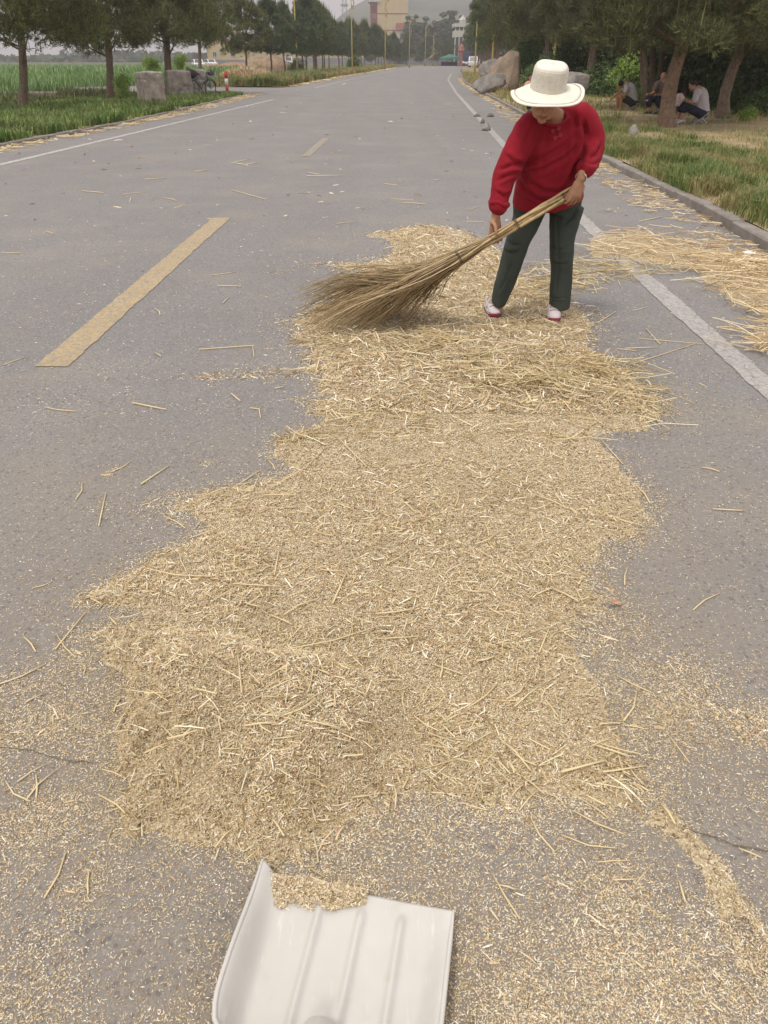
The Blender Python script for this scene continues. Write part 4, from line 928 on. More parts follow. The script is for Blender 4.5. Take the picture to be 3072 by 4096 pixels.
# ------------------------------------------------------------ bicycle
def bicycle():
    bp = P(438, 207, 38.2); t = thing('bicycle', (bp.x, 38.2, .04), 'old black bicycle with a dark bag and wire basket leaning on the third barrier', 'bicycle', rz=1.02)
    t.rotation_euler[0] = 0
    for x in (-.53, .53):
        w_ = MB().tube([(x + .33 * math.cos(k * .2618), 0, .34 + .33 * math.sin(k * .2618)) for k in range(24)], .022, 7, closed=True).build('wheel', M['black'], t, True)
        q = MB()
        for k in range(12): a = k * .5236; q.tube([(x, 0, .34), (x + .32 * math.cos(a), .0, .34 + .32 * math.sin(a))], .003, 4)
        q.build('spokes', M['metal_grey'], w_); MB().tube([(x + .305 * math.cos(k * .2618), 0, .34 + .305 * math.sin(k * .2618)) for k in range(24)], .012, 6, closed=True).build('rim', M['metal_grey'], w_, True)
        MB().tube([(x + .39 * math.cos(.2 + k * .25), 0, .34 + .39 * math.sin(.2 + k * .25)) for k in range(11)], .016, 5).build('mudguard', M['black'], t, True)
    q = MB(); sb, hd, bb = Vector((-.2, 0, .82)), Vector((.38, 0, .84)), Vector((-.05, 0, .32))
    for a, b, r in ((sb, bb, .018), (hd, bb, .02), (hd + Vector((-.02, 0, -.14)), bb + Vector((-.03, 0, .16)), .018), (bb, Vector((-.53, .05, .34)), .011), (bb, Vector((-.53, -.05, .34)), .011), (sb, Vector((-.53, .05, .34)), .010), (sb, Vector((-.53, -.05, .34)), .010), (hd + Vector((-.03, 0, .12)), Vector((.44, 0, .66)), .018), (Vector((.44, .05, .68)), Vector((.53, .05, .34)), .013), (Vector((.44, -.05, .68)), Vector((.53, -.05, .34)), .013)): q.tube([a, b], r, 8)
    q.build('frame', simple('bicycle_paint', (.10, .10, .11), .4, .4, scale=8), t, True)
    MB().tube([(.25, .28, .98), (.36, .2, 1.02), (.38, 0, .96), (.36, -.2, 1.02), (.25, -.28, .98)], .013, 7, sub=3).build('handlebar', M['metal_grey'], t, True)
    MB().ball((-.24, 0, .9), (.14, .09, .04), 12).build('saddle', M['black'], t, True)
    q = MB()
    for k in range(5):
        z = .72 + k * .06; a = .11 + k * .012; q.tube([(.62 - a, -a * 1.2, z), (.62 + a, -a * 1.2, z), (.62 + a, a * 1.2, z), (.62 - a, a * 1.2, z)], .006, 4, closed=True)
    for k in range(14):
        a = k / 14 * 6.283; q.tube([(.62 + .12 * math.cos(a), .14 * math.sin(a), .72), (.62 + .17 * math.cos(a), .19 * math.sin(a), .96)], .004, 4)
    q.build('basket', M['metal_grey'], t)
    MB().tube([(-.55, -.12, .74), (-.75, -.12, .74), (-.75, .12, .74), (-.55, .12, .74)], .01, 6, closed=True).build('carrier', M['metal_grey'], t)
    MB().tube([(-.05, 0, .32), (-.02, -.1, .18)], .012, 6).build('pedal', M['black'], t)
    me = remesh(MB().ball((-.62, -.05, .9), (.26, .27, .17), 18).ball((-.55, .1, .95), (.2, .16, .12), 14), 'bag', M['dark_cloth'], .025, 3, disp=lambda c, n_: n_ * ((fbm(c[:, 0], c[:, 1] + c[:, 2], .1, 4) - .5) * .07)[:, None])
    b = link('shoulder_bag', me, None, (bp.x, 38.2, .04)); b.rotation_euler[2] = 1.02; tag(b, 'dark slouching bag hanging on the back of the bicycle', 'bag')
    me = remesh(MB().ball((.62, 0, .93), (.16, .17, .12), 16), 'bag', M['dark_cloth'], .025, 2, disp=lambda c, n_: n_ * ((fbm(c[:, 0], c[:, 1] + c[:, 2], .08, 6) - .5) * .07)[:, None])
    b = link('basket_bag', me, None, (bp.x, 38.2, .04)); b.rotation_euler[2] = 1.02; tag(b, 'dark bundle lying in the bicycle basket', 'bag')
bicycle()
p = P(463, 174, 41.5); t = thing('mint_hoop', (p.x, 40.5, 0), 'mint green plastic hoop with net standing behind the bicycle wheel', 'hoop')
mg = simple('mint_plastic', (.30, .52, .44), .5, scale=4)
MB().tube([(.14 * math.cos(k * .393), 0, p.z + .3 * math.sin(k * .393)) for k in range(16)], .016, 6, sub=1, closed=True).build('rim', mg, t, True)
q = MB(); [q.tube([(x, 0, p.z - .28), (x * 1.2, 0, p.z + .26)], .006, 4) for x in (-.08, -.03, .03, .08)]; q.tube([(0, 0, -.05), (0, 0, p.z - .28)], .012, 6); q.build('net', mg, t)
p = P(490, 187, 47); t = thing('marker_post', (p.x, 47, 0), 'red and white striped marker post at the side road mouth', 'post')
zt = P(490, 154, 47).z; h = zt + .05
for k, (a, b, m) in enumerate(((0, .33, 'red_white'), (.33, .66, 'white'), (.66, 1.0, 'red_white'))): MB().tube([(0, 0, -.05 + h * a), (0, 0, -.05 + h * b - .003)], .085, 14).build('band', M[m], t, True)
# paper scrap and fallen leaf
p = G(1614, 556); q = MB(); vs = []; 
for j in range(4):
    for i_ in range(6): vs.append((-.055 + i_ * .022 + .004 * j, -.03 + j * .02, .012 + .008 * math.sin(i_ * 1.9 + j) + .006 * j))
q.add(vs, [(j * 6 + i_, j * 6 + i_ + 1, j * 6 + i_ + 7, j * 6 + i_ + 6) for j in range(3) for i_ in range(5)]); o = q.build('paper_scrap', M['white'], None, True, loc=(p.x, p.y, .02)); o.rotation_euler[2] = -.2; tag(o, 'crumpled white scrap of paper on the straw by the right kerb', 'paper')
# ------------------------------------------------------------ people
def fold(co, no, amp, specs):
    d = np.zeros(len(co))
    for (kx, ky, kz, ph, a) in specs:
        q = kx * co[:, 0] + ky * co[:, 1] + kz * co[:, 2] + ph + 1.6 * fbm(co[:, 0] + 5, co[:, 2] + 3, .22, int(abs(ph) * 10) % 50)
        d += a * (np.abs(np.sin(q)) ** .8 - .6)
    d += (fbm(co[:, 0] + 7, co[:, 2] + co[:, 1], .12, 61) - .5) * .8
    return no * (amp * d)[:, None]
def hand(mb, wrist, d, pn, thumb_dir, L=.17, curl=(.5, .6, .5), r=.0085, spread=.12, thumb_curl=.5, tr=None, thumb_down=.25):
    d = Vector(d).normalized(); pn = Vector(pn); pn = (pn - d * pn.dot(d)).normalized(); ac = d.cross(pn).normalized()
    if ac.dot(Vector(thumb_dir)) < 0: ac = -ac
    w_ = Vector(wrist); pl = L * .52
    kn = w_ + d * pl
    mb.tube([w_ - d * .03, w_ + d * .01, w_ + d * pl * .5, kn], [(.026, .019), (.028, .019), (.038, .017), (.040, .013)], 14, ref=pn, sub=3, cap='round')
    for k, (o, l) in enumerate(((.0315, .42), (.0108, .47), (-.0102, .44), (-.0315, .35))):
        b = kn + ac * o - d * .012; fd = (d + ac * spread * (o / .03)).normalized(); pts = [b]; a = 0
        for s_, c_ in zip((.46, .32, .22), curl):
            a += c_; dd = (fd * math.cos(a) + pn * math.sin(a)).normalized(); pts.append(pts[-1] + dd * l * L * s_ * 1.08)
        rr_ = r * (.88 if k == 3 else 1); mb.tube(pts, [rr_ * 1.12, rr_ * 1.05, rr_ * .95, rr_ * .8], 9, sub=3, cap='round')
    b = w_ + d * pl * .25 + ac * .024 + pn * .004; td = (ac * .75 + d * .75 + pn * .35).normalized() if tr is None else Vector(tr).normalized()
    p1 = b + td * (.038 if tr is None else .046); t2 = (td + pn * thumb_curl + d * thumb_down).normalized(); p2 = p1 + t2 * .032; t3 = (t2 + pn * thumb_curl * .6 + d * thumb_down * .6).normalized()
    mb.tube([b, p1, p2, p2 + t3 * .024], [r * 1.6, r * 1.3, r * 1.15, r * .95], 9, sub=3, cap='round')
def head(mb, c, fwd, up, s=1.):
    """head centred at c, looking along fwd"""
    f = Vector(fwd).normalized(); u = Vector(up); u = (u - f * u.dot(f)).normalized(); r = f.cross(u)
    Mx = Matrix((r, f, u)).transposed()
    def q(x, y, z): return Vector(c) + Mx @ Vector((x, y, z)) * s
    mb.ball(q(0, -.012, .03), (.074 * s, .093 * s, .088 * s), 20, Mx)
    mb.ball(q(0, .012, -.035), (.060 * s, .070 * s, .078 * s), 18, Mx)
    mb.ball(q(0, .055, -.092), (.026 * s, .024 * s, .022 * s), 12, Mx)          # chin
    mb.ball(q(-.03, .03, -.06), (.033 * s, .04 * s, .04 * s), 12, Mx); mb.ball(q(.03, .03, -.06), (.033 * s, .04 * s, .04 * s), 12, Mx)
    mb.ball(q(-.034, .062, -.018), (.021 * s, .016 * s, .018 * s), 10, Mx); mb.ball(q(.034, .062, -.018), (.021 * s, .016 * s, .018 * s), 10, Mx)   # cheeks
    mb.tube([q(0, .078, .02), q(0, .094, -.008), q(0, .104, -.024)], [.008 * s, .010 * s, .014 * s], 9, cap='round')    # nose
    mb.ball(q(-.011, .09, -.028), .009 * s, 8); mb.ball(q(.011, .09, -.028), .009 * s, 8)
    mb.tube([q(-.022, .074, -.053), q(0, .086, -.050), q(.022, .074, -.053)], [.005 * s, .0075 * s, .005 * s], 8, sub=2, cap='round')
    mb.tube([q(-.019, .074, -.064), q(0, .084, -.063), q(.019, .074, -.064)], [.005 * s, .008 * s, .005 * s], 8, sub=2, cap='round')
    mb.tube([q(-.045, .072, .026), q(-.02, .083, .032)], .008 * s, 7, cap='round'); mb.tube([q(.045, .072, .026), q(.02, .083, .032)], .008 * s, 7, cap='round')  # brows
    for sx in (-1, 1): mb.ball(q(sx * .078, -.01, -.005), (.010 * s, .018 * s, .030 * s), 10, Mx)
    return q, Mx
# ---- the sweeping woman
WB = Vector((.93, 5.1, 0))
W = thing('person', WB, 'woman in dark red shirt and white sun hat bending forward to sweep the chaff', 'person')
def build_on(mbmesh, name, parent=W): return link(name, mbmesh, parent)
skinW = M['skin']
hipL, hipR = P(1140, 452, 5.14), P(1228, 450, 5.18)
knL, knR = P(1116, 548, 5.10), P(1213, 550, 5.10)
anL, anR = P(1077, 655, 5.16), P(1205, 662, 5.10)
toL, toR = G(1070, 690), G(1197, 700)
shL, shR = P(1146, 272, 4.90), P(1254, 250, 4.96)
elL, elR = P(1092, 372, 4.86), P(1284, 328, 4.98)
wrL, wrR = P(1071, 469, 4.815), P(1254, 386, 4.78)
nk, hc = P(1197, 258, 4.93), P(1179, 211, 4.755)
pelv, chest, belly = P(1184, 420, 5.14), P(1195, 300, 5.0), P(1188, 375, 5.08)
b = MB()
q_, Mh = head(b, hc, (-.16, -.80, -.50), (0.0, -.50, .85), 1.0)
b.tube([hc + Vector((0, .04, -.05)), nk + Vector((0, -.02, .01)), nk + Vector((0, .04, -.05))], [.047, .05, .06], 14, sub=3, cap='round')
b.tube([nk, chest, belly, pelv], [(.08, .06), (.13, .09), (.12, .08), (.12, .08)], 18, ref=(0, 1, 0), sub=4, cap='round')
for s_, e_, w_ in ((shL, elL, wrL), (shR, elR, wrR)):
    b.tube([nk.lerp(s_, .55), s_, s_.lerp(e_, .5), e_, e_.lerp(w_, .4), w_], [.05, .050, .042, .036, .036, .025], 14, sub=3, cap='round')
for h_, k_, a_, t_ in ((hipL, knL, anL, toL), (hipR, knR, anR, toR)):
    hl = Vector((a_.x, a_.y + .02, .05))
    h_ = h_.lerp(k_, .15); b.tube([h_, h_.lerp(k_, .5), k_, k_.lerp(a_, .35), a_, hl], [.065, .065, .055, .055, .038, .036], 14, sub=3, cap='round')
    b.tube([hl + Vector((0, .03, -.005)), hl.lerp(t_, .45) + Vector((0, 0, .03)), Vector((t_.x, t_.y + .03, .04))], [(.03, .03), (.036, .026), (.034, .018)], 12, ref=(0, 0, 1), sub=3, cap='round')
hdL = P(1068, 492, 4.74) - wrL; gripL = P(1068, 505, 4.74)
hand(b, wrL, (.03, .04, -1), (.15, -1, .0), (-1, 0, 0), .20, (.12, 1.35, 1.0), .0088, .06, .15, (.30, -1, -.15), 1.5)
hand(b, wrR, (-.12, .0, -1), (-.45, .9, 0), (-1, -.3, 0), .178, (.22, .5, .45), .0086, .16, .25, (-.45, .05, -.9))
body = remesh(b, 'body', skinW, .0052, 2, off=WB); build_on(body, 'body')
# shirt
s = MB()
s.tube([P(1190, 247, 4.93), P(1196, 262, 4.95), P(1198, 285, 4.97), P(1196, 320, 4.98), P(1190, 370, 5.02), P(1185, 412, 5.06), P(1184, 432, 5.08)],
       [(.065, .05), (.15, .085), (.20, .125), (.205, .145), (.20, .15), (.212, .158), (.222, .16)], 30, ref=(0, 1, 0), sub=5)
s.tube([nk.lerp(shL, .35) + Vector((0, .02, -.02)), P(1145, 271, 4.90), P(1119, 320, 4.88), P(1092, 375, 4.86), P(1084, 408, 4.83), P(1080, 428, 4.82)], [.065, .076, .078, .073, .064, .053], 20, sub=4, cap='round')
s.tube([P(1081, 424, 4.822), P(1078, 442, 4.815)], [.056, .060], 20, cap='round')
s.tube([nk.lerp(shR, .5) + Vector((0, .02, -.02)), P(1254, 250, 4.95), P(1275, 290, 4.98), P(1278, 324, 4.95), P(1271, 350, 4.88), P(1264, 366, 4.82)], [.066, .080, .082, .072, .062, .052], 20, sub=4, cap='round')
s.tube([P(1157, 253, 4.86), P(1190, 240, 4.96), P(1225, 250, 4.88), P(1208, 270, 4.82), P(1180, 268, 4.81)], .013, 10, sub=3, closed=True)
def vpoly(pts, Y=4.92):
    return [(P(a_, b_, Y).x, P(a_, b_, Y).z) for a_, b_ in pts]
def crease(co, no, lines):
    d = np.zeros(len(co)); x, z = co[:, 0], co[:, 2]; front = np.clip(-no[:, 1] * 1.6 + .15, 0, 1)
    for pts, amp, wd, side in lines:
        q = vpoly(pts); m_ = np.full(len(co), 1e9); sg = np.zeros(len(co)); tt = np.zeros(len(co)); n_ = len(q) - 1
        for i in range(n_):
            ax_, az_ = q[i]; bx_, bz_ = q[i + 1]; ex, ez = bx_ - ax_, bz_ - az_; t = np.clip(((x - ax_) * ex + (z - az_) * ez) / (ex * ex + ez * ez), 0, 1)
            dd = np.hypot(x - ax_ - ex * t, z - az_ - ez * t); k = dd < m_; m_ = np.where(k, dd, m_); sg = np.where(k, np.sign((x - ax_) * ez - (z - az_) * ex), sg); tt = np.where(k, (i + t) / n_, tt)
        env = np.clip(np.minimum(tt, 1 - tt) * 6 + .15, 0, 1); s_ = m_ * sg / wd
        d += env * amp * 1.45 * (-np.exp(-(s_ / .45) ** 2) + .75 * np.exp(-((s_ - side * 1.1) / .7) ** 2))
    return no * (d * front)[:, None]
SHIRT_FOLDS = [([(1131, 353), (1165, 340), (1205, 318), (1243, 283)], .012, .030, 1), ([(1133, 372), (1170, 362), (1215, 335), (1248, 305)], .007, .026, 1),
    ([(1122, 385), (1135, 412), (1160, 430), (1195, 436), (1228, 420), (1248, 392)], .012, .028, -1), ([(1130, 360), (1142, 392), (1172, 412), (1205, 414), (1232, 396)], .008, .026, -1),
    ([(1112, 415), (1130, 430), (1160, 443)], .007, .018, -1), ([(1258, 255), (1262, 290), (1256, 325), (1238, 358), (1226, 395)], .020, .028, 1), ([(1240, 240), (1240, 290), (1230, 340)], .006, .024, 1),
    ([(1070, 362), (1098, 352), (1128, 352)], .012, .022, 1), ([(1085, 330), (1105, 345), (1126, 350)], .008, .02, -1), ([(1066, 385), (1090, 372), (1112, 366)], .007, .018, 1), ([(1062, 405), (1082, 416), (1100, 410)], .006, .016, -1),
    ([(1150, 260), (1133, 285), (1122, 315)], .005, .014, 1), ([(1228, 246), (1246, 275), (1254, 300)], .005, .014, 1), ([(1296, 312), (1282, 330), (1262, 338)], .012, .020, 1), ([(1290, 345), (1270, 350), (1254, 346)], .007, .016, -1), ([(1180, 285), (1170, 330), (1172, 380)], .005, .03, 1), ([(1215, 310), (1222, 350), (1212, 390)], .005, .026, 1)]
def shirt_disp(co, no):
    x, z = co[:, 0], co[:, 2]
    f = crease(co, no, SHIRT_FOLDS); d = (fbm(x, z + co[:, 1], .09, 80) - .5) * .8 + (fbm(x + 4, z * 1.6 + x, .2, 83) - .5) * 1.3
    return f + no * (.010 * d)[:, None]
sh = remesh(s, 'shirt', None, .0085, 3, off=WB, disp=shirt_disp)
def m_shirt():
    t = NT('dark_red_knit'); n1 = t.noise(7, 4); c = t.mix(t.mapr(n1, .3, .7, 0, 1), (.205, .006, .016), (.265, .010, .021))
    t.base(c); t.bump(t.noise(260, 2), .25, .002); t.b.inputs['Sheen Weight'].default_value = .08; t.b.inputs['Sheen Tint'].default_value = (1, .3, .35, 1); return t.set(.85, 0, .2)
M['shirt'] = m_shirt(); sh.materials.clear(); sh.materials.append(M['shirt']); shirt = build_on(sh, 'shirt')
# rolled cuff, neckline placket, frog buttons
q = MB(); cc = P(1078, 440, 4.815) - WB; ax = (wrL - elL).normalized(); pe = ax.orthogonal().normalized(); pf = ax.cross(pe)
q.tube([cc + pe * .054 * math.cos(k * .524) + pf * .054 * math.sin(k * .524) + ax * .006 * math.sin(k * 2.1) for k in range(12)], [(.012 + .004 * (k % 3 == 0)) for k in range(12)], 8, sub=3, closed=True); q.build('rolled_cuff', M['shirt'], shirt, True)
mk = simple('frog_button_cord', (.36, .035, .05), .7, scale=20, amt=.2)
from mathutils.bvhtree import BVHTree
def surf(me, off):
    vs = [v.co + off for v in me.vertices]; return BVHTree.FromPolygons(vs, [tuple(p.vertices) for p in me.polygons])
bv = surf(sh, WB); cam0 = Vector((0, 0, CAMH))
def hit(bv, vx, vy, lift=.002):
    d = ray(vx, vy).normalized(); l, n_, i_, ds = bv.ray_cast(cam0, d)
    return (l - d * lift, n_) if l else (P(vx, vy, 4.85), -d)
for vx, vy in ((1194, 283), (1207, 277), (1211, 292), (1199, 299)):
    l, n_ = hit(bv, vx, vy, .004); sd1 = n_.cross(Vector((0, 0, 1))).normalized(); up = sd1.cross(n_); q = MB()
    q.tube([l - WB + sd1 * .011 * (1 - k / 22) * math.cos(k * .7) + up * .013 * (1 - k / 22) * math.sin(k * .7) for k in range(20)], .0030, 6); q.build('frog_button', mk, shirt, True)
for (a, b_) in (((1194, 283), (1207, 277)), ((1199, 299), (1211, 292))):
    l1, _ = hit(bv, *a, .004); l2, _ = hit(bv, *b_, .004); MB().tube([l1 - WB, l2 - WB], .003, 6).build('loop', mk, shirt, True)
q = MB(); pts = [hit(bv, *v, .001)[0] - WB for v in ((1158, 256), (1166, 266), (1178, 272), (1190, 273), (1199, 276), (1206, 285), (1208, 300))]
q.tube(pts, .0035, 7, sub=3); q.build('neck_seam', M['shirt'], shirt, True)
# trousers
t_ = MB()
t_.tube([P(1183, 415, 5.14), P(1184, 432, 5.15), P(1184, 450, 5.15)], [(.19, .13), (.212, .14), (.205, .14)], 26, ref=(0, 1, 0), sub=4)
t_.tube([P(1145, 446, 5.15), P(1136, 480, 5.14), P(1117, 526, 5.11), P(1095, 597, 5.12), P(1076, 654, 5.15)], [(.112, .12), (.088, .112), (.076, .092), (.068, .085), (.050, .075)], 22, ref=(0, 1, 0), sub=6)
t_.tube([P(1223, 446, 5.16), P(1219, 480, 5.15), P(1214, 526, 5.10), P(1213, 597, 5.10), P(1208, 664, 5.11)], [(.112, .12), (.094, .115), (.078, .095), (.070, .085), (.068, .085)], 22, ref=(0, 1, 0), sub=6)
TR_FOLDS = [([(1213, 470), (1212, 520), (1212, 590), (1208, 650)], .004, .012, 1), ([(1105, 450), (1112, 468), (1128, 482)], .010, .018, 1), ([(1258, 455), (1246, 480), (1228, 488)], .010, .018, -1), ([(1180, 462), (1160, 478), (1142, 488)], .010, .020, 1), ([(1188, 462), (1205, 474), (1222, 480)], .009, .02, -1),
    ([(1096, 528), (1112, 538), (1132, 536)], .008, .016, 1), ([(1088, 550), (1108, 556), (1124, 550)], .008, .016, -1), ([(1090, 570), (1084, 600), (1070, 636)], .010, .016, 1), ([(1108, 580), (1098, 610), (1084, 645)], .007, .014, -1), ([(1192, 540), (1212, 548), (1232, 540)], .006, .016, 1), ([(1192, 565), (1210, 580), (1230, 575)], .006, .016, -1), ([(1184, 652), (1206, 655), (1230, 652)], .005, .008, 1), ([(1190, 500), (1194, 560), (1190, 630)], .005, .014, 1)]
def tr_disp(co, no):
    x, z = co[:, 0], co[:, 2]; return crease(co, no, TR_FOLDS) + no * (.008 * ((fbm(x + 2, z * 1.4, .12, 100) - .5) + (fbm(x, z, .05, 101) - .5) * .4))[:, None]
tm = remesh(t_, 'trousers', None, .0075, 3, off=WB, disp=tr_disp); mt_ = simple('dark_green_grey_trouser_cloth', (.042, .053, .044), .82, scale=9, amt=.15, bump=.2, bscale=220, bdist=.002); tm.materials.clear(); tm.materials.append(mt_); build_on(tm, 'trousers')
# shoes
m_sole = simple('burgundy_sole', (.17, .02, .045), .6, scale=14, amt=.2); m_up = simple('pale_shoe_fabric', (.55, .50, .50), .8, scale=40, amt=.08, bump=.2); m_sock = simple('tan_sock', (.36, .27, .20), .85, scale=40, amt=.1, bump=.2); m_str = simple('dark_stripe', (.16, .05, .07), .7, scale=20)
def shoe(to, an, rz):
    Mz = Matrix.Rotation(rz, 3, 'Z'); o = Vector((to.x, to.y, .012)) - WB
    def T(x, y, z): return o + Mz @ Vector((x, y, z))
    foot = [(-.0, 0), (.026, .006), (.040, .030), (.044, .070), (.036, .13), (.031, .19), (.024, .235), (0, .245), (-.024, .235), (-.031, .19), (-.036, .13), (-.044, .070), (-.040, .030), (-.026, .006)]
    def ringmesh(z0, z1, k0, k1, y0=0):
        q = MB(); vs = [T(x * k0, y0 + y * (k0 * .5 + .5), z0) for x, y in foot] + [T(x * k1, y0 + y * (k1 * .5 + .5) + .0, z1) for x, y in foot]; n = len(foot)
        q.add(vs, [tuple(range(n - 1, -1, -1)), tuple(range(n, 2 * n))] + [(i, (i + 1) % n, n + (i + 1) % n, n + i) for i in range(n)]); return q
    sh_ = MB(); sh_.tube([T(0, .012, .03), T(0, .05, .040), T(0, .10, .050), T(0, .17, .056), T(0, .22, .05)], [(.034, .020), (.041, .028), (.037, .034), (.032, .036), (.026, .034)], 18, ref=(0, 0, 1), sub=4, cap='round')
    up = sh_.build('shoe', m_up, W, True)
    ringmesh(0, .020, 1.02, 1.05).build('sole', m_sole, up, False); ringmesh(.020, .026, 1.06, 1.06).build('sole_stripe', m_up, up); ringmesh(.026, .030, 1.03, 1.03).build('sole_stripe', m_str, up); ringmesh(.030, .036, 1.05, 1.02).build('sole_stripe', m_up, up)
    q = MB(); q.ball(T(0, .010, .016), (.042, .026, .020), 14); q.build('toe_cap', m_sole, up, True)
    q = MB(); q.tube([T(0, .065, .060), T(0, .11, .072), T(0, .15, .085)], [(.026, .014), (.030, .02), (.03, .02)], 14, ref=(0, 0, 1), sub=3, cap='round'); q.build('sock', m_sock, up, True)
    for d_ in (0,): q = MB(); q.tube([T(-.044, .10, .045), T(-.02, .115, .088), T(.02, .118, .090), T(.042, .11, .05)], .007, 7, sub=4); q.build('strap', m_up, up, True)
    q = MB(); q.tube([T(-.030, .052, .060), T(0, .046, .068), T(.030, .052, .060)], .004, 6, sub=3); q.build('piping', m_str, up, True)
shoe(toL, anL, .12); shoe(toR, anR, -.10)
# bracelet
ax = (wrR - elR).normalized(); pe = ax.orthogonal().normalized(); pf = ax.cross(pe); c0 = wrR - ax * .012 - WB
MB().tube([c0 + pe * .031 * math.cos(k * .3927) + pf * .031 * math.sin(k * .3927) for k in range(16)], .0042, 7, sub=1, closed=True).build('bracelet', simple('silver', (.75, .73, .70), .25, .9, scale=4, amt=.05, bump=0), W, True)
q = MB(); q.tube([q_(-.021, .080, -.0535) - WB, q_(0, .0915, -.0505) - WB, q_(.021, .080, -.0535) - WB], [.0035, .0055, .0035], 8, sub=3, cap='round'); q.tube([q_(-.018, .079, -.063) - WB, q_(0, .090, -.0625) - WB, q_(.018, .079, -.063) - WB], [.0035, .006, .0035], 8, sub=3, cap='round'); q.build('lips', simple('lip_skin', (.27, .10, .075), .5, scale=30), W, True)
# hair under the hat
hm = MB(); hm.ball(q_(0, -.03, .02), (.083, .085, .088), 18, Mh); hm.ball(q_(0, -.075, -.04), (.05, .035, .05), 12, Mh)
link('hair', remesh(hm, 'hair', M['hair_grey'], .009, 2, off=WB), W)
# hat
HC = P(1184, 190, 4.73); fd = Vector((-.10, -1, 0)).normalized(); ta = RAD(19)
ux = Vector((math.sin(ta) * fd.x + .05, math.sin(ta) * fd.y, math.cos(ta))).normalized(); uf = (fd - ux * fd.dot(ux)).normalized(); us = ux.cross(uf)
def hatpt(a, r, h): return HC + us * (r * math.sin(a)) + uf * (r * math.cos(a)) + ux * h - WB     # a=0 is the front, +a towards image ... side
NA = 96
def hat_mesh(prof, th=.003):
    vs = []; rows = len(prof)
    for pf_ in prof:
        for k in range(NA):
            a = 2 * math.pi * k / NA; r, h = pf_(a); vs.append(hatpt(a, r, h))
    fs = [(i * NA + k, i * NA + (k + 1) % NA, (i + 1) * NA + (k + 1) % NA, (i + 1) * NA + k) for i in range(rows - 1) for k in range(NA)]
    return vs, fs
def m_hat(holes):
    t = NT('cream_knit' + ('_openwork' if holes else '')); c = t.mix(t.mapr(t.noise(30, 3), .3, .7, 0, 1), (.70, .66, .56), (.78, .74, .65))
    wv = t.n('TexWave', wave_type='BANDS', bands_direction='Z'); wv.inputs['Scale'].default_value = 55; wv.inputs['Distortion'].default_value = .6; t.l(t.coord(), wv.inputs[0])
    if holes:
        mp = t.n('Mapping'); t.l(t.coord(), mp.inputs[0]); v = t.vor(78, vec=mp.outputs[0]); g = t.mapr(v, .12, .42, 1, 0); c = t.mix(g, c, (.60, .57, .49)); t.bump(v, .6, .003)
    else: t.bump(t.mix(.3, wv.outputs[0], t.noise(300, 2)), .22, .002)
    t.base(c); return t.set(.9, 0, .2)
M['hat'] = m_hat(False); M['hat_open'] = m_hat(True)
def crown_r(f, a):                          # f 0 base .. 1 top
    r = .098 * (1 - .10 * f); 
    if f > .5: u = (f - .5) / .5; r = .098 * (1 - .05) * math.sqrt(max(0, 1 - (u * .9995) ** 2.9))
    return r * (1 + .018 * math.sin(2 * a + 1) + .01 * math.sin(3 * a + f * 5))
HH = .120
def crown_prof(f): return lambda a: (crown_r(f, a) + .0015 * math.sin(f * 150), HH * (f * 1.15 if f < .5 else .575 + .425 * math.sin((f - .5) / .5 * 1.5708)) + .004 * math.sin(3 * a + 2) * f)
fsx = [k / 60 for k in range(61)]
vs, fs = hat_mesh([crown_prof(f) for f in fsx]); q = MB(); q.add(vs, fs)
hat = q.build('sun_hat', M['hat'], W, True)
hat.data.materials.append(M['hat_open'])
for p_ in hat.data.polygons:
    row = p_.vertices[0] // NA; col = p_.vertices[0] % NA; a = 2 * math.pi * col / NA; a = (a + math.pi) % (2 * math.pi) - math.pi
    if 8 < row < 32: p_.material_index = 1
def brim_prof(u):
    def f(a):
        r = .098 + u * (.094 + .010 * math.cos(a))
        side = math.sin(a)      # +1 one side, -1 other
        h = .004 - u ** 1.25 * (.020 + .012 * math.sin(2 * a + .5)) - u ** 1.5 * .055 * max(0, -math.cos(a)) ** 1.2 - .012 * u * abs(side)
        h += (.010 * u ** 2) * math.sin(3 * a + 1.1) - .006 * math.exp(-((u - .80) / .035) ** 2) + .028 * u ** 1.5 * max(0, -side * BS) - .012 * u * max(0, side * BS)
        return r, h
    return f
BS = 1 if (us.x > 0) else -1
BS = -BS
us_ = [k / 30 for k in range(31)]
vt_, ft = hat_mesh([brim_prof(u) for u in us_]); q = MB(); q.add(vt_, ft)
low = [v - ux * .004 for v in vt_]; q.add(low, [tuple(reversed(f)) for f in ft]); n0 = len(vt_); e = 30 * NA
q.f += [(e + k, n0 + e + k, n0 + e + (k + 1) % NA, e + (k + 1) % NA) for k in range(NA)]
q.build('brim', M['hat'], hat, True)
q = MB(); q.tube([hatpt(2 * math.pi * k / NA, brim_prof(.83)(2 * math.pi * k / NA)[0], brim_prof(.83)(2 * math.pi * k / NA)[1] + .0015) for k in range(NA)], .0022, 5, closed=True); q.build('brim_seam', simple('stitched_seam', (.42, .41, .36), .9, scale=30), hat, True)  # stitched line round the brim, darker grey than the knit
q = MB(); q.tube([hatpt(2 * math.pi * k / NA, *brim_prof(1.)(2 * math.pi * k / NA)) - ux * .002 for k in range(NA)], .0042, 6, closed=True); q.build('brim_edge', M['hat'], hat, True)
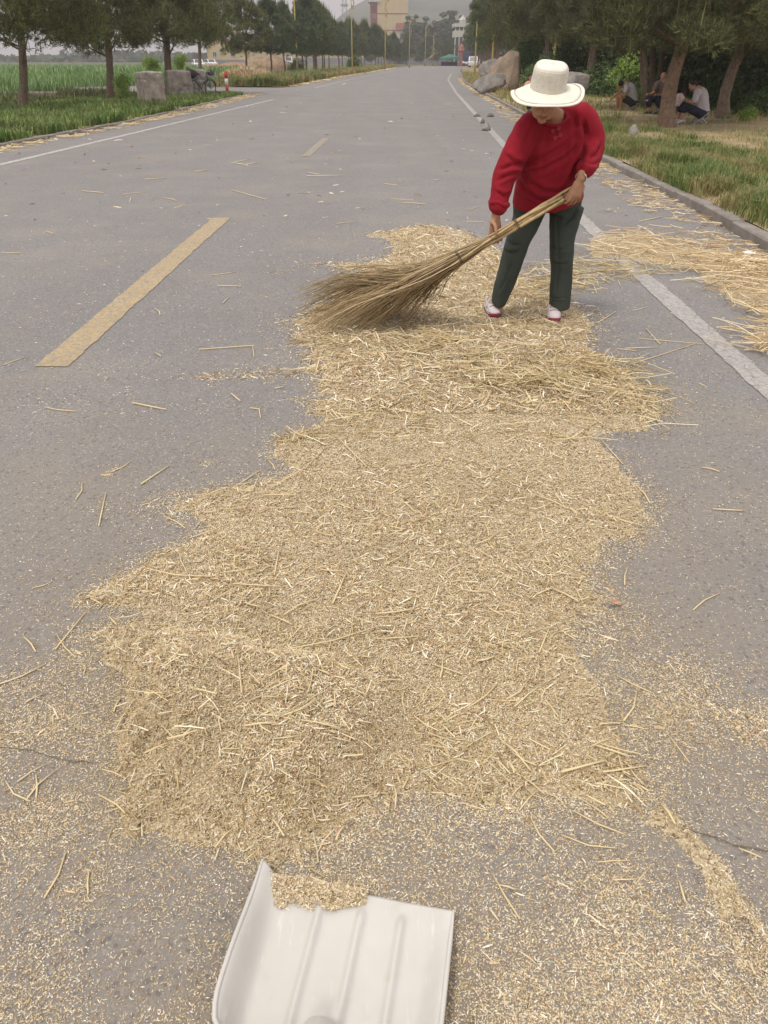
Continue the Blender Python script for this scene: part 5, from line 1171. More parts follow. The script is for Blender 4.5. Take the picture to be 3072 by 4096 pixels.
# ------------------------------------------------------------ broom
BA, BB = P(1254, 407, 4.84), P(975, 566, 4.73)
BR = thing('twig_broom', BB, 'long broom of bundled bamboo stems fanning out into fine twigs, held by the woman', 'broom')
m_bam = island('dry_bamboo', [(0, (.28, .19, .08)), (.5, (.40, .29, .13)), (1, (.52, .40, .20))], .5, .4); 
def m_bamboo():
    t = NT('bamboo_stem'); oi = t.n('ObjectInfo'); c = t.ramp(oi.outputs['Random'], [(0, (.24, .16, .07)), (.5, (.38, .27, .13)), (1, (.54, .41, .21))]); c = t.mix(t.mapr(t.noise(25, 3), .45, .7, 0, .6), c, (.20, .12, .05)); t.base(c); t.bump(t.noise(60, 3), .2, .004); return t.set(.5, 0, .4)
m_bam2 = m_bamboo()
rb = random.Random(4); ax = (BB - BA).normalized(); e1 = ax.cross(Vector((0, 0, 1))).normalized(); e2 = ax.cross(e1); LB = (BB - BA).length
for k in range(17):
    a0 = rb.random() * 6.28; r0 = .027 * math.sqrt(rb.random()) + .003; pts = []; rad = []; st = rb.uniform(-.02, .10) if k > 2 else -.02; node = rb.uniform(.12, .2)
    m = 26; r_st = rb.uniform(.006, .0092)
    for i in range(m):
        f = i / (m - 1); s_ = st + (LB + rb.uniform(.0, .02) - st) * f; a = a0 + 1.3 * math.sin(f * 2.2 + k); r = r0 * (1 - .25 * f) + .003 * math.sin(7 * f + k)
        pts.append(BA + ax * s_ + e1 * (r * math.cos(a)) + e2 * (r * math.sin(a)) - BB)
        nd = abs(((s_ + node) / .17) % 1 - .5) < .06; rad.append(r_st * (1 - .3 * f) * (1.28 if nd else 1))
    MB().tube(pts, rad, 8).build('bamboo_stem', m_bam2, BR, True)
for f in (.12, .48, .93):
    c0 = BA + ax * LB * f - BB; q = MB(); q.tube([c0 + e1 * .035 * math.cos(k * .4488) + e2 * .035 * math.sin(k * .4488) + ax * .0006 * k for k in range(28)], .0022, 5); q.build('wire_binding', simple('rusty_wire', (.10, .07, .05), .6, .5, scale=30), BR, True)
def m_twig():
    t = NT('broom_twig'); g_ = t.n('NewGeometry'); oi = t.n('ObjectInfo'); mth = t.n('Math', operation='ADD'); t.l(g_.outputs['Random Per Island'], mth.inputs[0]); t.l(oi.outputs['Random'], mth.inputs[1]); fr = t.n('Math', operation='FRACT'); t.l(mth.outputs[0], fr.inputs[0])
    t.base(t.ramp(fr.outputs[0], [(0, (.11, .075, .035)), (.35, (.25, .17, .085)), (.7, (.42, .305, .165)), (.88, (.33, .27, .13)), (1, (.68, .53, .32))])); return t.set(.6, 0, .35)
m_tw = m_twig()
def twig(mb, rg, scale=1.):
    f = rg.random(); g = rg.random() ** .85
    # tip region: blend between the far upper edge and the near lower edge of the fan
    top = [(905, 612, 4.98), (640, 622, 5.22)]; bot = [(905, 700, 4.93), (655, 742, 4.60)]
    k = rg.random() ** .62
    vx = 905 + (640 - 905) * k ** 1.15 + rg.gauss(0, 15); vt0 = 618 + 12 * (1 - k) ; vb0 = 703 + 36 * k
    if k < .35: vt0 += (.35 - k) * 60
    vy = vt0 + (vb0 - vt0) * f; gy = G(vx, vy).y; Yt = min(gy - .015, 5.22 + rg.gauss(0, .03)) ; Yt = max(Yt, 4.55)
    tip = P(vx, vy, Yt); tip.z = max(tip.z, .015)
    a = rg.random() * 6.28; r = .024 * math.sqrt(rg.random()); st = BB - ax * rg.uniform(.02, .30) + e1 * r * math.cos(a) + e2 * r * math.sin(a)
    d0 = ax; L = (tip - st).length
    m1 = st + d0 * L * .33 + e1 * r * math.cos(a) * 2 + e2 * r * math.sin(a) * 2; m1 = m1.lerp(st.lerp(tip, .33), .45)
    m2 = st.lerp(tip, .68) + Vector((0, 0, .018 + .02 * rg.random())) + Vector([rg.gauss(0, .012) for _ in range(3)])
    mb.tube([st - BB, m1 - BB, m2 - BB, tip - BB], [.0027 * scale, .0022 * scale, .0016 * scale, .0007 * scale], 4, sub=3)
    for j in range(rg.choice((2, 3, 4))):
        u = rg.uniform(.35, .9); p = (m1.lerp(m2, (u - .33) / .35) if u < .68 else m2.lerp(tip, (u - .68) / .32)); dr = (tip - m1).normalized(); l = rg.uniform(.10, .26) * (1.2 - u * .5)
        o = Vector([rg.gauss(0, .25) for _ in range(3)]); q = p + (dr + o).normalized() * l; q.z = max(q.z, .012)
        mb.tube([p - BB, p.lerp(q, .5) + Vector((0, 0, .006)) - BB, q - BB], [.0013 * scale, .0010 * scale, .0006 * scale], 3)
for k in range(300):
    q = MB(); twig(q, rb); q.build('twig', m_tw, BR)
q = MB()
for k in range(230): twig(q, rb, .8)
tag(q.build('fine_twigs', m_tw, BR), kind='stuff')
# ------------------------------------------------------------ men resting in the shade, generic figure
def figure(base, label, J, shirt, trous, hairm, shoes=None, group='people resting in the shade of the trees', sleeves=.5, legs=1., bald=False, hs=1., face=(-1, -.3, -.35), extra=None):
    base = Vector(base); t = thing('person', base, label, 'person', group)
    b = MB(); q_, Mh = head(b, J['head'], face, (face[0] * -face[2] * -1, 0, 1), hs)
    b.tube([J['head'] + Vector((0, 0, -.06)), J['neck']], [.05, .055], 10, cap='round')
    b.tube([J['neck'], J['chest'], J['pelvis']], [(.11, .09), (.16, .11), (.15, .12)], 14, ref=(0, 1, 0), sub=3, cap='round')
    for s_ in 'ab':
        b.tube([J['neck'].lerp(J['sh' + s_], .5), J['sh' + s_], J['el' + s_], J['wr' + s_]], [.055, .052, .040, .028], 10, sub=3, cap='round')
        dd = J['hd' + s_] - J['wr' + s_]; hand(b, J['wr' + s_], dd, dd.orthogonal(), (0, -1, 0), .165, (.4, .4, .4), .011, .1)
        b.tube([J['hip' + s_], J['kn' + s_], J['kn' + s_].lerp(J['an' + s_], .3), J['an' + s_]], [.085, .062, .058, .038], 10, sub=3, cap='round')
        b.tube([J['an' + s_] + Vector((0, 0, -.02)), J['to' + s_]], [(.04, .035), (.038, .02)], 10, ref=(0, 0, 1), cap='round')
    link('body', remesh(b, 'body', M['skin'], .011, 2, off=base), t)
    m = MB(); m.tube([J['neck'] + Vector((0, 0, -.015)), J['neck'].lerp(J['chest'], .4), J['chest'], J['pelvis']], [(.09, .08), (.16, .125), (.18, .14), (.18, .15)], 16, ref=(0, 1, 0), sub=4, cap='round')
    for s_ in 'ab':
        e = J['sh' + s_].lerp(J['el' + s_], sleeves); m.tube([J['neck'].lerp(J['sh' + s_], .5), J['sh' + s_], e], [.075, .075, .07], 12, sub=3, cap='round')
    link('shirt', remesh(m, 'shirt', M[shirt], .014, 2, off=base, disp=lambda c, n_: fold(c, n_, .012, ((14, 0, 10, .5, .6), (-8, 5, 18, 1.2, .5)))), t)
    m = MB(); m.ball(J['pelvis'], (.17, .16, .14), 14)
    for s_ in 'ab':
        pts = [J['hip' + s_], J['hip' + s_].lerp(J['kn' + s_], min(1, legs))]; rad = [.11, .095]
        if legs > 1: pts = [J['hip' + s_], J['kn' + s_], J['kn' + s_].lerp(J['an' + s_], legs - 1)]; rad = [.11, .085, .075]
        m.tube(pts, rad, 12, sub=3, cap='round')
    link('trousers', remesh(m, 'trousers', M[trous], .014, 2, off=base, disp=lambda c, n_: fold(c, n_, .010, ((20, 0, 14, .5, .6),))), t)
    if not bald:
        m = MB(); m.ball(q_(0, -.02, .045), (.083 * hs, .098 * hs, .082 * hs), 14, Mh); m.ball(q_(0, -.06, -.01), (.07 * hs, .05 * hs, .06 * hs), 12, Mh); link('hair', remesh(m, 'hair', M[hairm], .012, 1, off=base), t)
    if shoes:
        for s_ in 'ab':
            m = MB(); d = (J['to' + s_] - J['an' + s_]); d.z = 0; m.tube([J['an' + s_] - d * .2 + Vector((0, 0, -.03)), J['an' + s_].lerp(J['to' + s_], .6), J['to' + s_] + d * .12], [(.05, .04), (.052, .035), (.045, .025)], 10, ref=(0, 0, 1), sub=3, cap='round'); m.build('shoe', M[shoes], t, True, off=base)
    return t
def stool(loc, rz, label, h=.3):
    t = thing('folding_stool', loc, label, 'stool', rz=rz)
    for s_ in (-1, 1):
        MB().tube([(-.17, s_ * .15, 0), (.17, s_ * .15, h)], .014, 6).build('leg', M['metal_grey'], t); MB().tube([(.17, s_ * .13, 0), (-.17, s_ * .13, h)], .014, 6).build('leg', M['metal_grey'], t)
    MB().box((0, 0, h + .01), (.36, .32, .025), bev=.01).build('seat', M['brown_cloth'], t)
def PP(vx, vy, Y): return P(vx, vy, Y)
# man in the grey vest top, bending down
Y = 27.3; z0 = .10
def low(vx, vy, Y): p = P(vx, vy, Y); p.z = z0 + .02; return p
J = dict(head=PP(1340, 183, Y), neck=PP(1352, 183, Y), chest=PP(1362, 196, Y), pelvis=PP(1366, 219, Y),
         sha=PP(1353, 190, Y - .18), shb=PP(1354, 190, Y + .16), ela=PP(1349, 207, Y - .22), elb=PP(1334, 202, Y + .15), wra=PP(1337, 199, Y - .2), wrb=PP(1319, 215, Y + .1), hda=PP(1331, 194, Y - .18), hdb=PP(1313, 221, Y + .1),
         hipa=PP(1364, 222, Y - .1), hipb=PP(1364, 222, Y + .1), kna=PP(1342, 205, Y - .12), knb=PP(1336, 208, Y + .12), ana=low(1340, 238, Y - .12), anb=low(1332, 238, Y + .12), toa=low(1328, 240, Y - .14), tob=low(1320, 240, Y + .12))
for k in ('ana', 'anb'): J[k].z = .17
figure((J['pelvis'].x, Y, z0), 'barefoot man in light grey top and shorts crouching with his head on his arm', J, 'grey_cloth', 'dark_cloth', 'hair', sleeves=.35, legs=.55, face=(-.75, -.35, -.8))
stool((J['pelvis'].x + .02, Y, z0), .2, 'low folding stool under the crouching man in the grey top', .22)
# man in the brown shirt
Y = 25.6
J = dict(head=PP(1433, 166, Y), neck=PP(1433, 176, Y), chest=PP(1432, 190, Y), pelvis=PP(1432, 211, Y + .05),
         sha=PP(1419, 182, Y - .05), shb=PP(1446, 182, Y + .05), ela=PP(1412, 199, Y - .1), elb=PP(1446, 201, Y), wra=PP(1402, 204, Y - .35), wrb=PP(1420, 205, Y - .35), hda=PP(1397, 203, Y - .4), hdb=PP(1410, 204, Y - .42),
         hipa=PP(1424, 214, Y), hipb=PP(1438, 214, Y), kna=PP(1400, 216, Y - .4), knb=PP(1422, 219, Y - .42), ana=low(1404, 245, Y - .35), anb=low(1425, 249, Y - .45), toa=low(1390, 250, Y - .5), tob=low(1412, 254, Y - .6))
for k in ('ana', 'anb'): J[k].z = .19
figure((J['pelvis'].x, Y, z0), 'bald man in brown short sleeved shirt sitting upright behind the leaning trunk', J, 'brown_cloth', 'navy_cloth', 'hair', 'black', bald=True, legs=1.45, face=(-.5, -.85, -.12), sleeves=.6)
stool((J['pelvis'].x, Y + .05, z0), 1.2, 'folding stool under the bald man in brown', .36)
# man in the pale shirt
Y = 21.6
J = dict(head=PP(1496, 184, Y), neck=PP(1506, 193, Y), chest=PP(1514, 210, Y), pelvis=PP(1517, 243, Y),
         sha=PP(1506, 202, Y - .18), shb=PP(1508, 200, Y + .18), ela=PP(1500, 222, Y - .24), elb=PP(1498, 220, Y + .2), wra=PP(1480, 215, Y - .15), wrb=PP(1478, 213, Y + .1), hda=PP(1472, 213, Y - .1), hdb=PP(1470, 211, Y + .08),
         hipa=PP(1513, 246, Y - .1), hipb=PP(1513, 246, Y + .1), kna=PP(1478, 229, Y - .14), knb=PP(1472, 227, Y + .14), ana=low(1474, 262, Y - .15), anb=low(1464, 260, Y + .15), toa=low(1464, 266, Y - .18), tob=low(1455, 263, Y + .14))
for k in ('ana', 'anb'): J[k].z = .2
figure((J['pelvis'].x, Y, z0), 'man in pale lilac shirt holding a cap, seated right of the leaning trunk', J, 'lilac_cloth', 'navy_cloth', 'hair', 'grey_cloth', legs=1.35, face=(-.95, -.25, -.4), sleeves=.75)
stool((P(1508, 268, Y).x, Y, z0), .1, 'folding camp stool under the man in the pale lilac shirt', .26)
c0 = PP(1468, 213, Y - .12)
m = MB(); m.ball((0, 0, 0), (.12, .10, .12), 16); m.ball((-.04, -.02, -.1), (.10, .06, .08), 12)
o = link('cap', remesh(m, 'cap', simple('pale_pink_cotton', (.48, .36, .36), .9, scale=10, amt=.25), .016, 2, disp=lambda c, n_: fold(c, n_, .03, ((30, 0, 20, .5, .6),))), None, c0); tag(o, 'crumpled pale pink sun cap held in the hands of the man in the lilac shirt', 'cap')
# person in pink behind the hat
Y = 26.0
J = dict(head=PP(1148, 168, Y), neck=PP(1150, 178, Y), chest=PP(1151, 194, Y), pelvis=PP(1153, 218, Y + .05),
         sha=PP(1138, 183, Y), shb=PP(1163, 183, Y), ela=PP(1134, 201, Y - .1), elb=PP(1166, 202, Y - .1), wra=PP(1140, 212, Y - .3), wrb=PP(1160, 212, Y - .3), hda=PP(1146, 214, Y - .35), hdb=PP(1154, 214, Y - .35),
         hipa=PP(1146, 222, Y), hipb=PP(1160, 222, Y), kna=PP(1142, 220, Y - .4), knb=PP(1162, 220, Y - .4), ana=low(1142, 250, Y - .4), anb=low(1162, 250, Y - .4), toa=low(1140, 255, Y - .6), tob=low(1162, 255, Y - .6))
for k in ('ana', 'anb'): J[k].z = .19
figure((J['pelvis'].x, Y, z0), 'person in a rumpled pink shirt almost hidden behind the white sun hat', J, 'pink_cloth', 'dark_cloth', 'hair', 'black', legs=1.6, face=(-.2, -.9, -.2), sleeves=.7)
stool((J['pelvis'].x, Y + .05, z0), 1.4, 'folding stool under the person in pink behind the sun hat', .34)
# ------------------------------------------------------------ shovel
def shovel():
    O = Vector((-.060, .962, .006)); ya = RAD(9); F = Vector((math.sin(ya), math.cos(ya), 0)); Rr = Vector((math.cos(ya), -math.sin(ya), 0)); Z = Vector((0, 0, 1))
    t = thing('grain_shovel', O, 'cream white plastic grain shovel with ribbed blade lying at the bottom of the picture', 'shovel')
    NU, NV = 100, 70; V = []; LBL = .325
    for j in range(NV + 1):
        v = j / NV; y = v * LBL
        for i in range(NU + 1):
            u = -1 + 2 * i / NU; au = abs(u); cc_ = min(1, max(0, (v - .72) / .28)); hw = .203 - .006 * v - .040 * (1 - math.sqrt(1 - .96 * cc_ ** 2))
            wall = sstep(.70, 1.0, np.array(au)) ** 1.3 * (.022 + .016 * (u < 0) + .022 * sstep(.1, .6, np.array(v)))
            bow = .012 * (1 - u * u)
            tipc = -.010 * (1 - (u * .9) ** 2) + (.012 * sstep(.72, 1, np.array(u)) if u > 0 else -.028 * sstep(.75, 1, np.array(-u)))
            yy = y + tipc * (1 - v) ** 3 * 1.0
            z = .004 + .015 * v + float(wall)
            rib = 0
            for c0, sl in ((-.32, -.03), (.10, -.02), (.50, .0)):
                d = (u - (c0 + sl * v)) / .042; rib += .012 * math.exp(-d * d) * float(sstep(.06, .16, np.array(v)))
            back = max(0, float(sstep(.84, 1., np.array(v))) * .07 - float(wall))
            sock = .03 * math.exp(-((u + .04) / .11) ** 2) * float(sstep(.58, .85, np.array(v)))
            z += rib + back + sock
            z += .0012 * math.sin(9 * u + 4 * v)
            V.append(Rr * (u * hw) - F * yy + Z * z)
    n = len(V); Vb = [p + Vector((0, 0, -.0035)) for p in V]; fs = []; W_ = NU + 1
    for j in range(NV):
        for i in range(NU): a = j * W_ + i; fs.append((a, a + W_, a + W_ + 1, a + 1)); fs.append((n + a, n + a + 1, n + a + W_ + 1, n + a + W_))
    for j in range(NV):
        for a, s_ in ((j * W_, 1), (j * W_ + NU, -1)): fs.append((a, n + a, n + a + W_, a + W_) if s_ > 0 else (a, a + W_, n + a + W_, n + a))
    for i in range(NU): fs.append((i, i + 1, n + i + 1, n + i))
    q = MB(); q.add(V + Vb, fs)
    def mm():
        t_ = NT('cream_plastic'); mp = t_.n('Mapping'); mp.inputs['Scale'].default_value = (9, 1.2, 1); mp.inputs['Rotation'].default_value[2] = .17; t_.l(t_.coord(), mp.inputs[0])
        sc = t_.noise(9, 4, .7, vec=mp.outputs[0]); c = t_.mix(t_.mapr(t_.noise(7, 3), .3, .7, 0, 1), (.52, .505, .465), (.57, .555, .515)); c = t_.mix(t_.mapr(sc, .60, .74, 0, .6), c, (.70, .69, .67)); c = t_.mix(t_.mapr(t_.noise(16, 4), .62, .8, 0, .35), c, (.42, .37, .27))
        t_.base(c); t_.bump(sc, .12, .003); t_.b.inputs['Subsurface Weight'].default_value = 0.0; return t_.set(.33, 0, .5)
    m = mm(); b = q.build('blade', m, t, True)
    # thick rim round the side walls
    def VV(u, v): i = int(round((u + 1) / 2 * NU)); j = int(round(v * NV)); return V[j * W_ + i]
    for u in (-1, 1): MB().tube([VV(u, k / 14) for k in range(15)], [.0025 + .0022 * min(1, k / 3) for k in range(15)], 8, cap='round').build('rim', m, t, True)
    s0 = VV(-.04, .80) + Z * .004; s1 = s0 - F * .13 + Z * .10
    MB().tube([s0 - Z * .02, s0 - F * .04 + Z * .035, s1], [(.030, .012), (.026, .024), (.023, .023)], 16, ref=(0, 0, 1), sub=4, cap='round').build('socket', m, t, True)
    h0 = s0 - F * .05 + Z * .035; h1 = Vector((-.16, .06, .92)) - O
    MB().tube([h0, h1], [.0165, .0165], 14, cap='round').build('handle', simple('worn_wood_handle', (.42, .24, .11), .6, scale=6, amt=.3, bump=.2), t, True)
    return t, O, Rr, F
SHV = shovel()
# ------------------------------------------------------------ chaff and straw on the road
def wpoly(pts): 
    a = np.array(pts, float); x, y = Gn(a[:, 0], a[:, 1]); return list(zip(x.tolist(), y.tolist()))
MAIN = wpoly([(900, 487), (840, 497), (780, 508), (850, 540), (790, 566), (640, 570), (760, 590), (720, 640), (640, 690), (620, 690), (650, 740), (690, 780), (640, 800), (415, 816), (440, 826), (640, 812), (680, 840), (672, 905), (600, 962), (605, 1010), (540, 1040), (430, 1062), (318, 1092), (330, 1108), (430, 1130), (420, 1160), (330, 1208), (212, 1265), (205, 1290), (250, 1325), (195, 1360), (205, 1420), (232, 1470), (215, 1530), (235, 1610), (215, 1700), (180, 1770), (200, 1850), (300, 1880), (480, 1890), (640, 1930), (770, 1945), (780, 1880), (700, 1850), (770, 1790), (850, 1745), (960, 1742), (1060, 1770), (1120, 1740), (1260, 1760), (1400, 1760), (1420, 1700), (1380, 1600), (1330, 1500), (1290, 1400), (1280, 1330), (1330, 1290), (1290, 1240), (1310, 1190), (1400, 1150), (1405, 1060), (1350, 985), (1290, 950), (1440, 945), (1430, 860), (1330, 780), (1270, 735), (1300, 700), (1230, 655), (1130, 600), (1090, 545), (1010, 500), (930, 485)])
SEMI = wpoly([(1280, 1200), (1340, 1260), (1400, 1330), (1450, 1420), (1530, 1430), (1560, 1480), (1540, 1560), (1480, 1620), (1470, 1700), (1500, 1790), (1420, 1800), (1180, 1800), (1090, 1790), (1000, 1850), (1100, 1880), (1060, 1930), (960, 1880), (860, 1850), (700, 1900), (240, 1960), (60, 1900), (-60, 1700), (-60, 1500), (60, 1460), (190, 1420), (600, 1200), (1100, 1100)])
RIDGE = wpoly([(1430, 1740), (1470, 1780), (1560, 1870), (1610, 1960), (1680, 2060), (1700, 2130), (1640, 2100), (1560, 1990), (1520, 1900), (1440, 1820), (1380, 1780)])
RIGHT = wpoly([(1250, 520), (1300, 505), (1400, 498), (1480, 530), (1560, 540), (1660, 565), (1760, 620), (1800, 760), (1659, 770), (1580, 725), (1655, 700), (1590, 670), (1530, 630), (1490, 590), (1400, 570), (1320, 560), (1260, 562)])
MIDR = wpoly([(1100, 590), (1250, 560), (1440, 585), (1300, 600), (1250, 620), (1150, 650)])
FEET = wpoly([(880, 735), (1080, 700), (1240, 740), (1360, 800), (1400, 880), (1380, 920), (1280, 895), (1100, 880), (900, 820)])
HEAP = wpoly([(230, 1400), (430, 1370), (800, 1420), (900, 1600), (790, 1720), (700, 1800), (560, 1835), (400, 1835), (260, 1790), (230, 1640)])
LEFTSEMI = wpoly([(-120, 1500), (60, 1450), (215, 1390), (260, 1850), (520, 1930), (480, 2060), (250, 2030), (60, 1960), (-120, 1900)])
PATCH = [wpoly(p) for p in ([(415, 813), (660, 793), (665, 817), (440, 826)], [(415, 993), (440, 987), (468, 1000), (450, 1012)], [(215, 1030), (262, 1005), (270, 1012), (230, 1038)], [(185, 1090), (250, 1075), (255, 1100), (195, 1110)], [(560, 590), (640, 580), (640, 590), (570, 595)], [(-80, 1598), (70, 1608), (130, 1630), (230, 1640), (225, 1660), (110, 1652), (60, 1634), (-80, 1626)], [(1480, 1790), (1640, 1835), (1720, 1850), (1640, 1850), (1500, 1805)], [(560, 1000), (600, 1000), (600, 1015), (560, 1010)], [(1560, 1490), (1659, 1500), (1740, 1640), (1600, 1600), (1520, 1540)], [(620, 680), (700, 672), (720, 690), (640, 696)], [(1230, 650), (1300, 665), (1310, 700), (1240, 700)], [(880, 2100), (990, 2100), (980, 2260), (890, 2260)])]
def fields(X, Y):
    n1 = fbm(X, Y, .16, 21, 4) - .5; n2 = fbm(X, Y, .5, 25, 3) - .5
    n3 = fbm(X + 31, Y + 17, .22, 29, 4) - .5; Xw = X + n1 * .22 + n2 * .08; Yw = Y + n2 * .14 + n3 * .16
    m = sdf(MAIN, Xw, Yw); s_ = sdf(SEMI, Xw, Yw); r_ = sdf(RIDGE, X + n1 * .05, Y + n2 * .06) + .012 + n1 * .03; g = sdf(RIGHT, Xw, Yw); h = sdf(HEAP, Xw + n3 * .25 + n2 * .15, Yw + n1 * .15); ft = sdf(FEET, Xw, Yw); md = sdf(MIDR, Xw, Yw)
    return n1, n2, m, s_, r_, g, h, ft, md
def height(X, Y, F=None):
    n1, n2, m, s_, r_, g, h, ft, md = F if F is not None else fields(X, Y)
    thick = .010 + .006 * sstep(.0, .35, m) + .018 * np.clip(n2 + .15, 0, .5)
    H = thick * sstep(.015, .12, m) - .004 + n1 * .012 * (m > 0)
    H = H + .100 * sstep(-.01, .16, h) * (1 + n2 * 1.4 + n1 * .5) + .030 * sstep(-.05, .3, ft) * (1 + n1)
    H = np.maximum(H, .008 * sstep(-.005, .03, r_) - .003); H = np.maximum(H, .03 * sstep(0, .25, g) - .006)
    return H
# bed of settled chaff under the loose pieces
nx, ny = 420, 420; vx = np.linspace(120, 1860, nx); vy = 475 + (1985 - 475) * np.linspace(0, 1, ny)
A, B = np.meshgrid(vx, vy); X, Y = Gn(A.ravel(), B.ravel()); FF = fields(X, Y); H = height(X, Y, FF)
a = (np.arange(ny - 1)[:, None] * nx + np.arange(nx - 1)[None, :]).ravel(); F = np.stack([a + nx, a + nx + 1, a + 1, a], 1)
keep = (H[F] > .0).sum(1) >= 1; F = F[keep]
H2 = np.maximum(H, -.02)
used, inv = np.unique(F, return_inverse=True)
bed = link('chaff_heap', np_mesh('chaff_heap', np.stack([X, Y, H2], 1)[used], inv.reshape(F.shape), M['bed'], True)); tag(bed, 'broad uneven heap of threshed wheat chaff spread down the middle of the road', 'chaff', kind='stuff')
# loose pieces
def density(X, Y, F):
    n1, n2, m, s_, r_, g, h, ft, md = F
    d = 1.0 * sstep(-.11, .06, m) * np.clip(.62 + n2 * 1.1 + .5 * sstep(0, .3, m), .25, 1)
    d = np.maximum(d, .52 * sstep(-.12, .08, s_) * np.clip(.75 + 2.4 * n2 + 1.6 * n1, .14, 1.6)); d = np.maximum(d, .9 * sstep(-.02, .02, r_) * np.clip(.7 + 2.5 * n1, .2, 1)); d = np.maximum(d, .16 * sstep(-.1, .1, g)); d = np.maximum(d, .3 * sstep(-.1, .1, md))
    d = np.maximum(d, .85 * sstep(-.14, .14, sdf(LEFTSEMI, X + n1 * .15, Y + n2 * .15)) * np.clip(.8 + 2.2 * n2 + 1.6 * n1, .2, 1.3))
    for k, p in enumerate(PATCH): d = np.maximum(d, .75 * sstep(-.02, .02, sdf(p, X + n1 * .06, Y + n2 * .04)) * np.clip(.55 + 3 * n1, .08, 1))
    mm = np.maximum(m, s_); d = np.maximum(d, .20 * np.exp(-np.clip(-mm, 0, 9) / .13) * np.clip(.8 + 3 * n2, .1, 2))
    near = 1 - sstep(.9, 1.7, Y); d = np.maximum(d, .33 * near * np.clip(.75 + 2.2 * n2 + 1.2 * n1, .15, 1.5))
    d = np.maximum(d, .018 + .03 * (1 - sstep(2, 5, Y)) * np.clip(1 + 3 * n2, .2, 2)); return d
def pieces(name, N, vr, hr, seed, mat, label, Ls, Ws, dfun, thick=.35, lift=.004, small=False, outer=False):
    r = np.random.RandomState(seed); vx = hr[0] + (hr[1] - hr[0]) * r.rand(N); vy = vr[0] + (vr[1] - vr[0]) * r.rand(N)
    X, Y = Gn(vx, vy); F = fields(X, Y); d = dfun(X, Y, F)
    if outer: d = d * ((vx < -60) | (vx > 1720) | (vy > 2280)) * np.exp(-np.maximum(np.maximum(-60 - vx, vx - 1720), 0) / 420) * np.exp(-np.maximum(vy - 2280, 0) / 260)
    elif vr[1] > 2200: d = d * np.clip((vx + 140) / 90, .12, 1) * np.clip((1800 - vx) / 90, .12, 1) * np.clip((2330 - vy) / 70, .12, 1)
    k = r.rand(N) < d
    X, Y = X[k], Y[k]; H = height(X, Y, [f[k] for f in F]); n = len(X); H = np.maximum(H, 0)
    sc = .80 + .27 * np.maximum(Y - .6, 0) ** .9
    kind = r.rand(n); L = np.where(kind < .80, Ls[0] + (Ls[1] - Ls[0]) * r.rand(n), Ls[1] + (Ls[2] - Ls[1]) * r.rand(n) ** 2.4) * sc
    Wd = (Ws[0] + (Ws[1] - Ws[0]) * r.rand(n)) * sc; a = r.rand(n) * 6.283
    tl = r.randn(n) * .30 * (H > .002) + r.randn(n) * .08; rl = r.randn(n) * .5
    u = np.stack([np.cos(a) * np.cos(tl), np.sin(a) * np.cos(tl), np.sin(tl)], 1); v = np.stack([-np.sin(a) * np.cos(rl), np.cos(a) * np.cos(rl), np.sin(rl)], 1)
    C_ = np.stack([X, Y, H + .0015 + np.abs(np.sin(tl)) * L * .4 + np.abs(np.sin(rl)) * Wd * .5 + lift * r.rand(n) * (H > .002)], 1)
    Lc, Wc = L[:, None], Wd[:, None]; bend = np.stack([0 * a, 0 * a, .10 * L * (r.rand(n) - .3)], 1)
    if small:
        V = np.stack([C_ - u * Lc / 2, C_ - v * Wc / 2, C_ + u * Lc / 2, C_ + v * Wc / 2], 1); V[:, :, 2] = np.maximum(V[:, :, 2], .0010); V = V.reshape(-1, 3); print(name, n)
        return tag(link(name, np_mesh(name, V, np.arange(n * 4).reshape(-1, 4), mat)), label, 'chaff', kind='stuff')
    V = np.stack([C_ - u * Lc / 2 - v * Wc * .32, C_ - u * Lc / 2 + v * Wc * .32, C_ + v * Wc / 2 + bend, C_ + u * Lc / 2 + v * Wc * .2, C_ + u * Lc / 2 - v * Wc * .2, C_ - v * Wc / 2 + bend], 1)
    V[:, :, 2] = np.maximum(V[:, :, 2], .0012)
    V = V.reshape(-1, 3)
    i = np.arange(n)[:, None] * 6; Q = np.concatenate([i + np.array([[0, 5, 2, 1]]), i + np.array([[5, 4, 3, 2]])], 0)
    print(name, n)
    return tag(link(name, np_mesh(name, V, Q, mat)), label, 'chaff', kind='stuff')
pieces('fine_chaff', 900000, (860, 2330), (-140, 1800), 1, M['chaff'], 'fine pale husks and grain dust covering the near heap and sprinkled on the asphalt', (.0030, .0072, .017), (.0012, .0029), density, small=True)
pieces('fine_chaff', 300000, (480, 900), (-100, 1780), 2, M['chaff'], 'fine pale husks around the woman and in the far part of the heap', (.004, .009, .022), (.0018, .0036), density, small=True)
pieces('scattered_chaff', 900000, (860, 3000), (-1100, 2800), 31, M['chaff'], 'thin sprinkling of husks on the asphalt around the picture edges', (.0032, .0075, .018), (.0012, .0028), density, small=True, outer=True)
pieces('chopped_chaff', 60000, (860, 2330), (-140, 1800), 21, M['chaff'], 'flat chopped straw chips mixed into the near heap', (.012, .026, .055), (.0018, .0042), lambda X, Y, F: density(X, Y, F) ** 2.6 * np.clip(.35 + 2.5 * F[0] + 1.5 * F[1], .06, 1))
pieces('chopped_chaff', 26000, (480, 900), (-100, 1780), 22, M['chaff'], 'flat chopped straw chips in the far part of the heap', (.02, .04, .08), (.003, .0055), lambda X, Y, F: density(X, Y, F) ** 2.2 * .6)
pieces('road_litter', 12000, (150, 480), (-60, 1700), 5, M['chaff'], 'sparse pale specks of chaff strewn over the far asphalt', (.012, .03, .10), (.003, .006), lambda X, Y, F: .035 * (X < 3.4) * (X > -8) * (Y < 60) * np.clip(1 + 4 * F[1], .1, 2))
